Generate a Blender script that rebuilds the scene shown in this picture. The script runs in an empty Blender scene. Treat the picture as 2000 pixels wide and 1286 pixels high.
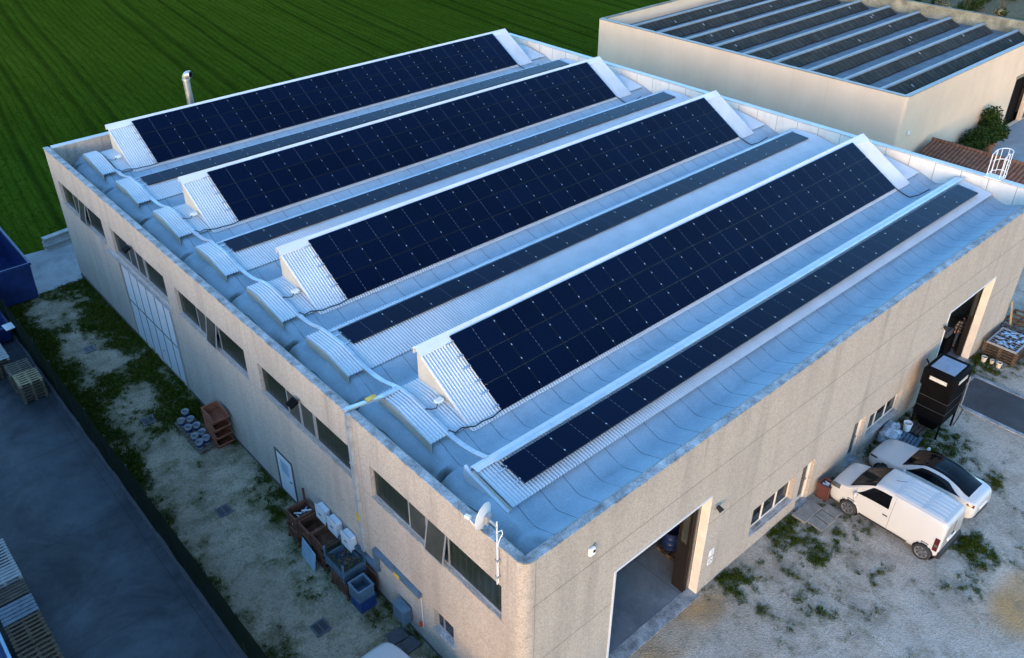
import bpy, math, random
from mathutils import Vector, Matrix, noise
random.seed(7)
R=math.radians; PI=math.pi
SC=bpy.context.scene; COL=SC.collection
# ------------------------------------------------------------------ mesh helper
class MB:
    def __init__(s): s.v=[]; s.f=[]; s.m=[]; s.cm=0
    def add(s,vs,fs):
        o=len(s.v); s.v+=[tuple(p) for p in vs]
        for f in fs: s.f.append([i+o for i in f]); s.m.append(s.cm)
        return s
    def box(s,x0,y0,z0,x1,y1,z1,M=None):
        vs=[(x0,y0,z0),(x1,y0,z0),(x1,y1,z0),(x0,y1,z0),(x0,y0,z1),(x1,y0,z1),(x1,y1,z1),(x0,y1,z1)]
        if M: vs=[M@Vector(p) for p in vs]
        return s.add(vs,[(0,3,2,1),(4,5,6,7),(0,1,5,4),(1,2,6,5),(2,3,7,6),(3,0,4,7)])
    def cbox(s,x0,y0,z0,x1,y1,z1,c=.02,M=None):
        # box with chamfered vertical and top edges
        def ring(i,z): return [(x0+i+c,y0+i,z),(x1-i-c,y0+i,z),(x1-i,y0+i+c,z),(x1-i,y1-i-c,z),(x1-i-c,y1-i,z),(x0+i+c,y1-i,z),(x0+i,y1-i-c,z),(x0+i,y0+i+c,z)]
        vs=ring(0,z0)+ring(0,z1-c)+ring(c,z1)
        if M: vs=[M@Vector(p) for p in vs]
        fs=[tuple(range(7,-1,-1)),tuple(range(16,24))]
        for k in(0,8):
            for i in range(8): j=(i+1)%8; fs.append((k+i,k+j,k+8+j,k+8+i))
        return s.add(vs,fs)
    def quad(s,*p): return s.add(p,[tuple(range(len(p)))])
    def prism(s,poly,axis,a0,a1):
        # extrude a 2D polygon along axis: 'x' poly=(y,z); 'y' poly=(x,z); 'z' poly=(x,y)
        def P(p,a): return (a,p[0],p[1]) if axis=='x' else (p[0],a,p[1]) if axis=='y' else (p[0],p[1],a)
        n=len(poly); vs=[P(p,a0) for p in poly]+[P(p,a1) for p in poly]
        fs=[tuple(range(n-1,-1,-1)),tuple(range(n,2*n))]+[(i,(i+1)%n,n+(i+1)%n,n+i) for i in range(n)]
        return s.add(vs,fs)
    def tube(s,pts,r,n=8,cap=True):
        pts=[Vector(p) for p in pts]; rs=r if isinstance(r,(list,tuple)) else [r]*len(pts)
        rings=[]; ref=None
        for i,p in enumerate(pts):
            a=pts[max(i-1,0)]; b=pts[min(i+1,len(pts)-1)]; t=(b-a).normalized()
            if ref is None: ref=t.orthogonal().normalized()
            ref=(ref-t*ref.dot(t))
            ref=ref.normalized() if ref.length>1e-6 else t.orthogonal().normalized()
            w=t.cross(ref); rings.append([p+(ref*math.cos(2*PI*k/n)+w*math.sin(2*PI*k/n))*rs[i] for k in range(n)])
        vs=[q for rg in rings for q in rg]; fs=[]
        for i in range(len(pts)-1):
            for k in range(n): fs.append((i*n+k,i*n+(k+1)%n,(i+1)*n+(k+1)%n,(i+1)*n+k))
        if cap: fs+= [tuple(range(n-1,-1,-1)),tuple(range((len(pts)-1)*n,len(pts)*n))]
        return s.add(vs,fs)
    def lathe(s,prof,n=20,M=None,close=False):
        vs=[];fs=[]
        for r,z in prof:
            for k in range(n): vs.append((r*math.cos(2*PI*k/n),r*math.sin(2*PI*k/n),z))
        for i in range(len(prof)-1):
            for k in range(n): fs.append((i*n+k,i*n+(k+1)%n,(i+1)*n+(k+1)%n,(i+1)*n+k))
        if M: vs=[M@Vector(p) for p in vs]
        return s.add(vs,fs)
    def grid(s,nx,ny,fn,skip=None,flip=False):
        vs=[fn(i,j) for j in range(ny) for i in range(nx)]; fs=[]
        for j in range(ny-1):
            for i in range(nx-1):
                f=(j*nx+i,j*nx+i+1,(j+1)*nx+i+1,(j+1)*nx+i)
                if skip and skip(i,j): continue
                fs.append(f[::-1] if flip else f)
        return s.add(vs,fs)
    def build(s,name,mats,parent=None,smooth=False,loc=None,rot=None):
        me=bpy.data.meshes.new(name); me.from_pydata(s.v,[],s.f)
        for m in (mats if isinstance(mats,(list,tuple)) else [mats]): me.materials.append(m)
        if any(s.m): me.polygons.foreach_set('material_index',s.m)
        me.validate(); me.update()
        if smooth:
            me.polygons.foreach_set('use_smooth',[True]*len(me.polygons))
            if smooth!=True: me.set_sharp_from_angle(angle=R(smooth))
        o=bpy.data.objects.new(name,me); COL.objects.link(o)
        if parent: o.parent=parent
        if loc: o.location=loc
        if rot: o.rotation_euler=rot
        return o
def tag(o,label=None,cat=None,group=None,kind=None):
    if label: o['label']=label
    if cat: o['category']=cat
    if group: o['group']=group
    if kind: o['kind']=kind
    return o
def thing(name,label,cat,loc=(0,0,0),rz=0,group=None):
    o=bpy.data.objects.new(name,None); COL.objects.link(o); o.location=loc; o.rotation_euler=(0,0,rz); o.empty_display_size=.2
    return tag(o,label,cat,group)
def copy_tree(o,parent=None):
    c=o.copy(); COL.objects.link(c)
    if parent: c.parent=parent
    for ch in list(o.children): copy_tree(ch,c)
    return c
def child_copy(src,parent,loc,rot=(0,0,0)):
    c=src.copy(); COL.objects.link(c); c.parent=parent; c.location=loc; c.rotation_euler=rot; return c
# ------------------------------------------------------------------ materials
class NT:
    def __init__(s,name):
        s.m=bpy.data.materials.new(name); s.m.use_nodes=True; s.t=s.m.node_tree; s.n=s.t.nodes; s.l=s.t.links
        s.b=s.n['Principled BSDF']; s._p=None
    def node(s,t,**kw):
        n=s.n.new(t)
        for k,v in kw.items(): setattr(n,k,v)
        return n
    def set(s,inp,val):
        if hasattr(val,'is_output'): s.l.new(val,inp)
        else: inp.default_value=val
    def pos(s,obj=False):
        if obj: return s.node('ShaderNodeTexCoord').outputs['Object']
        if not s._p: s._p=s.node('ShaderNodeNewGeometry').outputs['Position']
        return s._p
    def noise(s,scale,detail=4,rough=.55,vec=None,out='Fac',dist=0):
        n=s.node('ShaderNodeTexNoise'); n.inputs['Scale'].default_value=scale; n.inputs['Detail'].default_value=detail; n.inputs['Roughness'].default_value=rough; n.inputs['Distortion'].default_value=dist
        s.l.new(vec if vec is not None else s.pos(),n.inputs['Vector']); return n.outputs[out]
    def voro(s,scale,vec=None,out='Distance',feat='F1'):
        n=s.node('ShaderNodeTexVoronoi',feature=feat); n.inputs['Scale'].default_value=scale
        s.l.new(vec if vec is not None else s.pos(),n.inputs['Vector']); return n.outputs[out]
    def ramp(s,fac,*stops):
        n=s.node('ShaderNodeValToRGB'); e=n.color_ramp.elements
        while len(e)<len(stops): e.new(.5)
        for i,(p,c) in enumerate(stops):
            e[i].position=p; e[i].color=(c,c,c,1) if isinstance(c,(int,float)) else (*c,1)
        s.l.new(fac,n.inputs[0]); return n.outputs[0]
    def mix(s,fac,a,b,mode='MIX'):
        n=s.node('ShaderNodeMix',data_type='RGBA',blend_type=mode)
        s.set(n.inputs[0],fac)
        for i,c in((6,a),(7,b)):
            if hasattr(c,'is_output'): s.l.new(c,n.inputs[i])
            else: n.inputs[i].default_value=(c,c,c,1) if isinstance(c,(int,float)) else (*c,1)
        return n.outputs[2]
    def math(s,op,a,b=0,c=0):
        n=s.node('ShaderNodeMath',operation=op)
        for i,v in enumerate((a,b,c)): s.set(n.inputs[i],v)
        return n.outputs[0]
    def sep(s,v=None):
        n=s.node('ShaderNodeSeparateXYZ'); s.l.new(v if v is not None else s.pos(),n.inputs[0]); return n.outputs
    def mapping(s,sc=(1,1,1),rot=(0,0,0),vec=None):
        n=s.node('ShaderNodeMapping'); n.inputs['Scale'].default_value=sc; n.inputs['Rotation'].default_value=rot
        s.l.new(vec if vec is not None else s.pos(),n.inputs[0]); return n.outputs[0]
    def line(s,coord,period,width,off=0):
        # 1 near every multiple of period
        a=s.math('PINGPONG',s.math('ADD',coord,-off),period/2)
        return s.math('LESS_THAN',a,width)
    def bump(s,h,strength=.3,dist=.02):
        n=s.node('ShaderNodeBump'); n.inputs['Strength'].default_value=strength; n.inputs['Distance'].default_value=dist
        s.l.new(h,n.inputs['Height']); s.l.new(n.outputs[0],s.b.inputs['Normal'])
    def col(s,c): s.set(s.b.inputs['Base Color'],c if hasattr(c,'is_output') else (*c,1)); return s
    def p(s,rough=None,metal=None,spec=None,coat=None,coatr=None,trans=None,ior=None,alpha=None):
        for k,v in(('Roughness',rough),('Metallic',metal),('Specular IOR Level',spec),('Coat Weight',coat),('Coat Roughness',coatr),('Transmission Weight',trans),('IOR',ior),('Alpha',alpha)):
            if v is not None: s.set(s.b.inputs[k],v)
        return s
def simple(name,c,rough=.6,metal=0,var=.25,scale=3,grain=.15,gscale=40,bump=0,obj=False,spec=None,coat=None):
    t=NT(name); v=t.pos(True) if obj else t.pos()
    n1=t.noise(scale,5,.6,v); n2=t.noise(gscale,3,.6,v)
    a=t.mix(t.ramp(n1,(.3,0),(.7,1)),[k*(1-var) for k in c],[min(1,k*(1+var)) for k in c])
    b=t.mix(grain,a,t.ramp(n2,(.3,.0),(.7,1)),'OVERLAY')
    t.col(b).p(rough,metal,spec,coat)
    if bump: t.bump(n2,bump)
    return t.m
M={}
# --- washed gravel wall concrete
def roughcast(name,c1,c2,c3,joints,sc=1.0):
    t=NT(name); x,y,z=t.sep()
    sp=t.voro(18*sc,out='Color'); sv=t.node('ShaderNodeSeparateColor'); t.l.new(sp,sv.inputs[0])
    n=t.noise(26*sc,3,.75); big=t.noise(.35,5,.6)
    a=t.mix(t.ramp(sv.outputs[0],(.0,0),(1,1)),c1,c2)
    a=t.mix(t.ramp(n,(.5,0),(.66,1)),a,c3)
    a=t.mix(t.ramp(t.noise(17*sc,3,.7),(.57,0),(.67,.65)),a,(.13,.115,.10))
    a=t.mix(t.ramp(big,(.35,.0),(.75,.22)),a,(.22,.19,.165))
    streak=t.noise(1.0,4,.6,t.mapping((1.3,1.3,.12)))
    a=t.mix(t.ramp(streak,(.48,0),(.75,.38)),a,(.17,.155,.14))
    run=t.noise(2.6,4,.65,t.mapping((1,1,.05)))
    top=t.math('MULTIPLY',t.ramp(run,(.56,0),(.68,.5)),t.ramp(t.math('MULTIPLY_ADD',t.math('ADD',z,t.math('MULTIPLY',t.noise(1.5,3),1.6)),.5,-3.2),(.0,0),(.9,1)))
    a=t.mix(top,a,(.16,.14,.12))
    for ax,val,w in joints:
        d=t.math('ABSOLUTE',t.math('SUBTRACT',(x,y,z)[ax],val)); k=t.math('LESS_THAN',d,w)
        a=t.mix(t.math('MULTIPLY',k,.5),a,(.12,.11,.10))
    t.col(a).p(.85,spec=.25); t.bump(n,.5,.015); return t.m
WC=((.325,.28,.23),(.435,.38,.325),(.515,.46,.395))
M['wall_left']=roughcast('wall_washed_gravel_side',*WC,[(2,4.52,.012),(2,3.0,.008)]+[(1,7.36+7*k,.013) for k in range(4)])
M['wall_right']=roughcast('wall_washed_gravel_front',*WC,[(2,5.6,.024),(2,3.2,.024),(0,.38,.014),(2,1.0,.010)])

def tanwall():
    t=NT('wall_tan_render'); x,y,z=t.sep()
    a=t.mix(t.ramp(t.noise(.5,5,.6),(.3,0),(.7,1)),(.63,.48,.34),(.71,.54,.385))
    a=t.mix(.18,a,t.ramp(t.noise(20,3,.7),(.3,.1),(.7,.9)),'OVERLAY')
    a=t.mix(t.math('MULTIPLY',t.line(y,2.5,.008,1.5),.35),a,(.3,.22,.15))
    a=t.mix(t.ramp(t.noise(1.0,4,.6,t.mapping((.9,.9,.1))),(.5,0),(.8,.15)),a,(.4,.3,.2))
    t.col(a).p(.85,spec=.2); return t.m
M['wall_tan']=tanwall()
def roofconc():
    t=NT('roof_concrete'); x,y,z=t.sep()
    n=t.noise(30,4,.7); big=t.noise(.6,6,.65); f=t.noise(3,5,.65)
    a=t.mix(t.ramp(big,(.3,0),(.7,1)),(.265,.335,.385),(.37,.445,.495))  # blue cast of the sky light put into the grey concrete's colour
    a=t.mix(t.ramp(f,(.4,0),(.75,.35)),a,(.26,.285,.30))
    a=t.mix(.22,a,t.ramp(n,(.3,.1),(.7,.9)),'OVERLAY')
    # damp moss in the gutters (low parts)
    wob=t.math('ADD',z,t.math('MULTIPLY',t.math('SUBTRACT',t.noise(1.1,5,.7),.5),.16))
    k=t.ramp(t.math('MULTIPLY_ADD',wob,2.5,-15.52),(.0,1),(.36,0))
    moss=t.math('MULTIPLY',k,t.ramp(t.noise(.35,4,.7),(.42,.15),(.62,.85)))
    a=t.mix(moss,a,(.10,.105,.075))
    # board joints
    d=t.math('PINGPONG',t.math('ADD',x,t.math('MULTIPLY',t.math('SUBTRACT',t.noise(2.3,3),.5),.03)),.435)
    j=t.math('LESS_THAN',d,.011)
    j=t.math('MULTIPLY',j,t.ramp(t.noise(1.7,3,.6),(.3,.35),(.55,1)))
    a=t.mix(t.math('MULTIPLY',j,.85),a,(.035,.035,.035))
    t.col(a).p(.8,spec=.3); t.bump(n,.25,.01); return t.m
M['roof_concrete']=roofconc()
M['coping']=simple('coping_concrete',(.26,.265,.265),.8,0,.6,2.2,.4,25)
M['coping_metal']=simple('coping_sheet',(.5,.51,.52),.45,.3,.12,1,.1,20)
def corr():
    t=NT('white_corrugated_sheet'); f=t.noise(1.2,5,.6); n=t.noise(14,4,.7)
    a=t.mix(t.ramp(f,(.35,0),(.75,1)),(.55,.585,.60),(.46,.495,.515))
    a=t.mix(t.ramp(n,(.6,0),(.8,.35)),a,(.42,.42,.40))
    t.col(a).p(.5,spec=.4); return t.m
M['corr']=corr()
M['white_sheet']=simple('white_flashing',(.60,.61,.62),.45,0,.08,1,.06,30)
M['cream']=simple('cream_panel',(.47,.42,.34),.6,0,.08,2,.08,30)
def lining():
    t=NT('parapet_lining_panel'); x,y,z=t.sep()
    a=t.mix(t.ramp(t.noise(.8,5,.6),(.3,0),(.75,1)),(.70,.66,.58),(.58,.55,.5))
    st=t.noise(1.5,4,.6,t.mapping((2,2,.2))); a=t.mix(t.ramp(st,(.5,0),(.8,.35)),a,(.36,.35,.33))
    a=t.mix(t.math('MULTIPLY',t.line(y,1.24,.014),.8),a,(.12,.12,.12))
    a=t.mix(.15,a,t.noise(30,3,.7),'OVERLAY')
    t.col(a).p(.7); return t.m
M['lining']=lining()
def pv():
    t=NT('solar_cell_glass'); x,y,z=t.sep(t.pos(True))
    oi=t.node('ShaderNodeObjectInfo').outputs['Random']
    a=t.mix(oi,(.0006,.0030,.0140),(.0010,.0046,.0200))
    cell=t.math('MAXIMUM',t.line(x,.0956,.0012),t.line(y,.162,.0012,.081))
    a=t.mix(t.math('MULTIPLY',cell,.35),a,(.02,.03,.05))
    dash=t.math('MULTIPLY',t.math('LESS_THAN',t.math('ABSOLUTE',x),.007),t.line(y,.162,.052,.0))
    a=t.mix(dash,a,(.11,.125,.15))
    t.col(a).p(t.math('MULTIPLY_ADD',t.noise(2,3),.1,.12),spec=.07); return t.m
M['pv']=pv()
M['pv_frame']=simple('black_anodised_frame',(.012,.013,.016),.4,.5,.1,3,.05,30)
M['alu']=simple('aluminium_rail',(.62,.63,.65),.35,.85,.1,3,.1,40)
M['galv']=simple('galvanised_tray',(.50,.53,.56),.42,.6,.2,2,.15,25)
M['cable']=simple('black_cable',(.015,.015,.017),.5,0,.1)
M['frame_grey']=simple('painted_steel_frame',(.27,.285,.30),.45,.2,.1,2,.08,30)
M['frame_dark']=simple('dark_steel_frame',(.085,.09,.10),.45,.3,.15,2,.08,30)
def uglass():
    t=NT('ribbed_cast_glass'); x,y,z=t.sep()
    d=t.math('PINGPONG',y,.135)
    a=t.mix(t.ramp(t.math('MULTIPLY',d,7.4),(.0,1),(.18,0)),(.010,.015,.011),(.035,.043,.035))
    a=t.mix(t.ramp(t.noise(1.3,4,.6),(.4,0),(.8,.6)),a,(.022,.030,.020))
    t.col(a).p(.22,spec=.3); t.bump(d,.4,.05); return t.m
M['uglass']=uglass()
M['glass_grey']=simple('window_pane_wired_glass',(.045,.05,.045),.2,0,.25,1.2,.1,20,spec=.5)
M['glass_dark']=simple('dark_window_glass',(.012,.016,.018),.06,0,.3,1.5,0,10,spec=.5)
M['door_white']=simple('white_door_panel',(.55,.57,.59),.45,0,.06,1.5,.06,40)
M['door_grey']=simple('grey_door_panel',(.36,.42,.44),.4,0,.15,1,.06,40)
M['jamb']=simple('cream_jamb',(.66,.60,.52),.6,0,.1,2,.1,30)
M['fold_brown']=simple('brown_folding_door',(.016,.012,.009),.45,.2,.2,1.5,.1,30)
def pave(name,c1,c2,stain,jx=None,jy=None,rough=.75,sscale=.25,joff=(0,0)):
    t=NT(name); x,y,z=t.sep()
    a=t.mix(t.ramp(t.noise(.5,6,.65),(.3,0),(.7,1)),c1,c2)
    a=t.mix(t.ramp(t.noise(sscale,6,.72,dist=.6),(.44,0),(.66,.85)),a,stain)
    a=t.mix(t.ramp(t.noise(sscale*5,6,.75),(.5,0),(.72,.5)),a,stain)
    a=t.mix(.3,a,t.ramp(t.noise(35,3,.7),(.25,.1),(.75,.9)),'OVERLAY')
    for c,pd,o in((x,jx,joff[0]),(y,jy,joff[1])):
        if pd: a=t.mix(t.math('MULTIPLY',t.line(c,pd,.012,o),.7),a,[k*.35 for k in c1])
    t.col(a).p(rough,spec=.3); t.bump(t.noise(60,2),.15,.01); return t.m
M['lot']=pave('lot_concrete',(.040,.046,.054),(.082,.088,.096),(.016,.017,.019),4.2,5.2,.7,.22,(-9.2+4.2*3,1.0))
M['apron']=pave('apron_concrete',(.25,.255,.26),(.36,.36,.35),(.15,.15,.15),None,None,.8)
M['floor_in']=pave('workshop_floor',(.16,.18,.20),(.22,.24,.25),(.10,.11,.12),5,5,.35,.3,(2.5,2.3))
M['court']=pave('court_concrete',(.22,.24,.26),(.30,.31,.32),(.16,.17,.18))
M['asphalt']=pave('asphalt',(.055,.056,.06),(.085,.085,.088),(.04,.04,.042),None,None,.85)
def groundmat(name,g1,g2,dirt,soil,moss=(.115,.11,.05),fs=.7):
    t=NT(name)
    at=t.node('ShaderNodeAttribute',attribute_name='cover'); s=t.node('ShaderNodeSeparateColor'); t.l.new(at.outputs['Color'],s.inputs[0])
    big=t.noise(.45,6,.65); f=t.noise(7,5,.7); st=t.voro(22); st2=t.noise(45,3,.7)
    a=t.mix(t.ramp(big,(.3,0),(.7,1)),g1,g2)
    a=t.mix(t.ramp(f,(.5,0),(.72,.8)),a,dirt)
    a=t.mix(.55,a,t.ramp(st2,(.3,.05),(.7,.95)),'OVERLAY')
    a=t.mix(t.ramp(t.noise(18,4,.7),(.58,0),(.68,.65)),a,[k*.35 for k in dirt])
    a=t.mix(t.math('MULTIPLY',s.outputs[1],.85),a,soil)
    film=t.math('ADD',s.outputs[0],t.math('MULTIPLY',t.math('SUBTRACT',t.noise(1.6,7,.75),.5),2.2))
    film=t.math('ADD',film,t.math('MULTIPLY',t.math('SUBTRACT',t.noise(10,5,.75),.5),1.6))
    a=t.mix(t.ramp(film,(.02,0),(.46,fs)),a,moss)
    a=t.mix(t.ramp(t.noise(.8,6,.7,dist=.8),(.50,0),(.68,.55)),a,[k*.62 for k in dirt])
    a=t.mix(t.ramp(t.noise(11,6,.8),(.55,0),(.66,.7)),a,(.075,.07,.04))
    m=t.math('ADD',s.outputs[0],t.math('MULTIPLY',t.math('SUBTRACT',t.noise(4.5,8,.82),.5),3.0)); m=t.math('ADD',m,t.math('MULTIPLY',t.math('SUBTRACT',t.noise(15,5,.7),.5),1.5))
    k=t.ramp(m,(.40,0),(.95,.92))
    gr=t.mix(t.ramp(t.noise(12,4,.7),(.3,0),(.7,1)),(.020,.032,.004),(.05,.072,.010))
    a=t.mix(k,a,gr); a=t.mix(t.math('MULTIPLY',k,t.ramp(t.noise(2.2,6,.75),(.42,0),(.62,.8))),a,(.10,.075,.045))
    t.col(a).p(.95,spec=.15); t.bump(t.math('ADD',st,t.math('MULTIPLY',f,1.5)),.6,.04); return t.m
M['yard']=groundmat('yard_gravel_and_grass',(.27,.225,.16),(.40,.34,.25),(.19,.155,.105),(.26,.19,.12))
M['fore']=groundmat('forecourt_gravel',(.37,.32,.265),(.49,.435,.37),(.30,.255,.20),(.46,.25,.09),(.17,.15,.10),.5)
def field():
    t=NT('crop_field'); x,y,z=t.sep()
    a0=R(-97.5); wob=t.math('MULTIPLY',t.math('SUBTRACT',t.noise(.015,2),.5),2.0)
    u=t.math('ADD',t.math('ADD',t.math('MULTIPLY',x,.9914),t.math('MULTIPLY',y,-.1305)),wob)
    rv=t.mapping((1,.06,1),(0,0,R(7.5)))
    rows=t.noise(.9,3,.6,t.mapping((1,.02,1),(0,0,R(7.5)))); rows2=t.noise(3.8,2,.6,t.mapping((1,.03,1),(0,0,R(7.5)))); tufts=t.noise(7,5,.75); fine=t.noise(20,3,.7); big=t.noise(.035,4,.6)
    a=t.mix(t.ramp(big,(.3,0),(.7,1)),(.040,.068,.0052),(.056,.092,.0078))
    a=t.mix(t.ramp(rows,(.36,.0),(.70,.42)),a,(.022,.044,.0018))
    a=t.mix(t.ramp(rows2,(.42,0),(.66,.38)),a,(.018,.036,.003))
    a=t.mix(.38,a,t.ramp(tufts,(.28,0),(.72,1)),'OVERLAY')
    a=t.mix(.5,a,t.ramp(fine,(.3,0),(.7,1)),'OVERLAY')
    for pd,wd,st in((.62,.13,.50),(1.86,.18,.38)):
        d=t.math('PINGPONG',u,pd/2); k=t.ramp(t.math('MULTIPLY',d,1/wd),(.25,1),(1,0)); a=t.mix(t.math('MULTIPLY',k,t.math('MULTIPLY',t.ramp(t.noise(.35,4,.7),(.3,.25),(.7,1)),st)),a,(.012,.028,.0016))
    for off in(1.0,2.9,11.4,13.3):
        d=t.math('PINGPONG',t.math('ADD',u,-off),7.9); k=t.ramp(d,(.12,1),(.34,0))
        a=t.mix(t.math('MULTIPLY',k,t.math('MULTIPLY_ADD',t.noise(.5,4,.7),.9,.15)),a,(.014,.025,.003))
    t.col(a).p(1.0,spec=0); t.bump(t.math('ADD',tufts,t.math('MULTIPLY',rows,1.5)),.9,.15); return t.m
M['field']=field()
M['scrub']=groundmat('scrub_ground',(.15,.105,.06),(.20,.145,.09),(.12,.085,.05),(.2,.15,.1))
def leaf(name,c1,c2,c3):
    t=NT(name); at=t.node('ShaderNodeAttribute',attribute_name='tint'); s=t.node('ShaderNodeSeparateColor'); t.l.new(at.outputs['Color'],s.inputs[0])
    a=t.ramp(s.outputs[0],(0,c1),(.6,c2),(1,c3)); t.col(a).p(.8,spec=.05); return t.m
M['grass']=leaf('grass_blades',(.016,.030,.0015),(.042,.070,.004),(.12,.10,.025))
M['leaf']=leaf('bush_leaves',(.010,.024,.005),(.028,.052,.010),(.085,.09,.025))
M['drystalk']=leaf('dry_stalks',(.10,.085,.05),(.2,.17,.10),(.34,.29,.19))
M['rust']=simple('rusty_steel',(.115,.045,.024),.75,.25,.55,4,.4,30,.3)
M['rust_tray']=simple('red_oxide_steel',(.24,.075,.038),.65,.1,.3,4,.3,30,.2)
M['steel_blue']=simple('blue_grey_steel',(.10,.16,.22),.5,.3,.3,3,.2,30)
M['blue']=simple('blue_paint',(.008,.025,.105),.4,.1,.35,2,.2,25)
M['blue_dark']=simple('blue_bin_paint',(.015,.05,.17),.5,.1,.3,3,.2,25)
M['panel_blue']=simple('pale_blue_sheet',(.30,.42,.52),.4,.2,.15,2,.1,30)
M['wood']=simple('weathered_wood',(.10,.08,.055),.85,0,.35,5,.35,50)
M['wood_new']=simple('fresh_wood',(.30,.225,.12),.8,0,.25,5,.3,50)
M['wood_grey']=simple('grey_wood',(.29,.28,.265),.85,0,.2,5,.3,50)
M['wood_brown']=simple('brown_wood',(.085,.054,.028),.85,0,.35,5,.35,50)
M['wood_dark']=simple('dark_wood',(.075,.055,.04),.85,0,.35,5,.35,50)
M['paint_slate']=simple('slate_painted_wood',(.13,.15,.17),.8,0,.3,4,.3,40)
M['plastic_white']=simple('white_plastic',(.75,.75,.74),.4,0,.06,3,.05,30)
M['inv_white']=simple('inverter_white',(.52,.56,.60),.35,0,.04,3,.03,30)
M['black']=simple('black_sheet',(.004,.004,.0045),.55,0,.25,2,.05,30,spec=.04)
M['rubber']=simple('rubber',(.018,.018,.019),.8,0,.2,8,.2,40)
M['car_white']=simple('white_car_paint',(.48,.48,.47),.28,0,.02,1,0,10,spec=.5,coat=.6)
M['car_glass']=simple('car_glass',(.003,.004,.006),.12,0,.2,2,0,10,spec=.16)
M['car_black']=simple('black_car_trim',(.016,.016,.018),.5,0,.2,4,.1,30)
M['rim']=simple('wheel_rim_alloy',(.42,.43,.45),.3,.85,.1,4,.05,30)
M['kiosk_top']=simple('blue_grey_sheet',(.17,.25,.35),.45,.1,.15,3,.1,30)
M['roof_channel']=simple('white_paint_recess',(.36,.37,.38),.4,0,.05)
M['sign_white']=simple('sign_white',(.45,.45,.43),.6,0,.1,3,.1,30)
M['lamp_red']=simple('red_lamp_glass',(.07,.008,.008),.15,0,.2,6,0,10,spec=.6)
M['lamp_clear']=simple('headlamp_glass',(.10,.105,.11),.1,.3,.3,8,0,10,spec=.6)
M['skin']=simple('skin',(.45,.27,.19),.6,0,.1,6,.1,40)
M['hair']=simple('dark_hair',(.012,.010,.009),.7)
M['jeans']=simple('blue_jeans',(.10,.13,.18),.85,0,.25,6,.2,40)
def plaid():
    t=NT('plaid_shirt'); x,y,z=t.sep(t.pos(True))
    a=t.mix(t.line(z,.16,.035),(.05,.06,.075),(.34,.29,.24)); a=t.mix(t.math('MULTIPLY',t.line(x,.13,.022),.6),a,(.02,.025,.035))
    t.col(a).p(.9); return t.m
M['plaid']=plaid()
def tile(name,ax,c1,c2,c3,period,pl,moss=.5):
    t=NT(name); c=t.sep(); u=c[ax]; v=c[1-ax]
    s=t.math('PINGPONG',u,period/2); n=t.noise(2.2,5,.7); fl=t.math('FLOOR',t.math('DIVIDE',u,period)); fv=t.math('FLOOR',t.math('DIVIDE',v,pl))
    cb=t.node('ShaderNodeCombineXYZ'); t.l.new(fl,cb.inputs[0]); t.l.new(fv,cb.inputs[1])
    w=t.node('ShaderNodeTexWhiteNoise'); t.l.new(cb.outputs[0],w.inputs[0])
    a=t.mix(w.outputs[0],c1,c2); a=t.mix(t.ramp(n,(.45,0),(.75,moss)),a,c3)
    a=t.mix(t.ramp(t.math('MULTIPLY',s,2/period),(.0,.75),(.35,0)),a,[k*.2 for k in c1])
    a=t.mix(.3,a,t.noise(25,3,.7),'OVERLAY')
    t.col(a).p(.85,spec=.2); return t.m
M['tile_brown']=tile('terracotta_tiles',1,(.14,.065,.04),(.20,.10,.06),(.075,.06,.045),.24,.4)
M['fibro']=tile('old_fibre_cement',0,(.024,.022,.017),(.044,.040,.031),(.08,.072,.053),.55,3,.8)
M['fibro_gutter']=simple('grey_roof_felt',(.10,.12,.14),.75,0,.3,1.2,.3,25)
M['ridge_cap']=simple('pale_ridge_cap',(.25,.255,.255),.5,.2,.15,1.5,.2,25)
M['parapet_moss']=simple('mossy_parapet',(.22,.20,.14),.9,0,.5,1.3,.35,20)
M['net']=None
def net():
    t=NT('green_shade_net'); a=t.mix(t.noise(3,4,.7),(.004,.008,.005),(.010,.017,.009)); t.col(a).p(.9,spec=.1)
    x,y,z=t.sep(); g=t.math('MAXIMUM',t.line(y,.05,.019),t.line(z,.05,.019))
    t.p(alpha=t.math('MULTIPLY_ADD',g,.15,.84)); return t.m
M['net']=net()
M['bucket_grey']=simple('dirty_white_plastic',(.25,.27,.29),.5,0,.15,4,.15,30)
M['dark_green']=simple('dark_green_steel',(.018,.035,.025),.5,.3)
M['yellow']=simple('yellow_tag',(.55,.36,.03),.5)
M['orange_red']=simple('red_plastic',(.42,.05,.02),.4)
M['terracotta']=simple('terracotta_pot',(.33,.13,.07),.8,0,.15,5,.2,30)
M['film']=simple('crumpled_plastic_film',(.30,.36,.42),.2,0,.4,6,.3,25,.6,spec=.6)
M['cooker']=simple('brushed_grid_steel',(.30,.34,.40),.35,.7,.3,6,.3,30)
M['flue']=simple('stainless_flue',(.52,.51,.48),.35,.8,.15,3,.1,30)
M['dish']=simple('dish_grey',(.55,.56,.57),.45,0,.08,3,.06,30)
M['sign_grey']=simple('sign_faded_print',(.52,.52,.50),.6)
M['green_wall']=simple('green_interior',(.10,.16,.09),.8,0,.2,1)
M['paver']=simple('concrete_slab',(.20,.19,.17),.85,0,.25,4,.4,40,.3)
M['paver_dark']=simple('dark_slab',(.07,.065,.07),.8,0,.25,4,.3,40,.3)
M['plain_wall']=simple('plain_grey_wall',(.34,.32,.30),.85,0,.15,1,.2,30)
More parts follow.
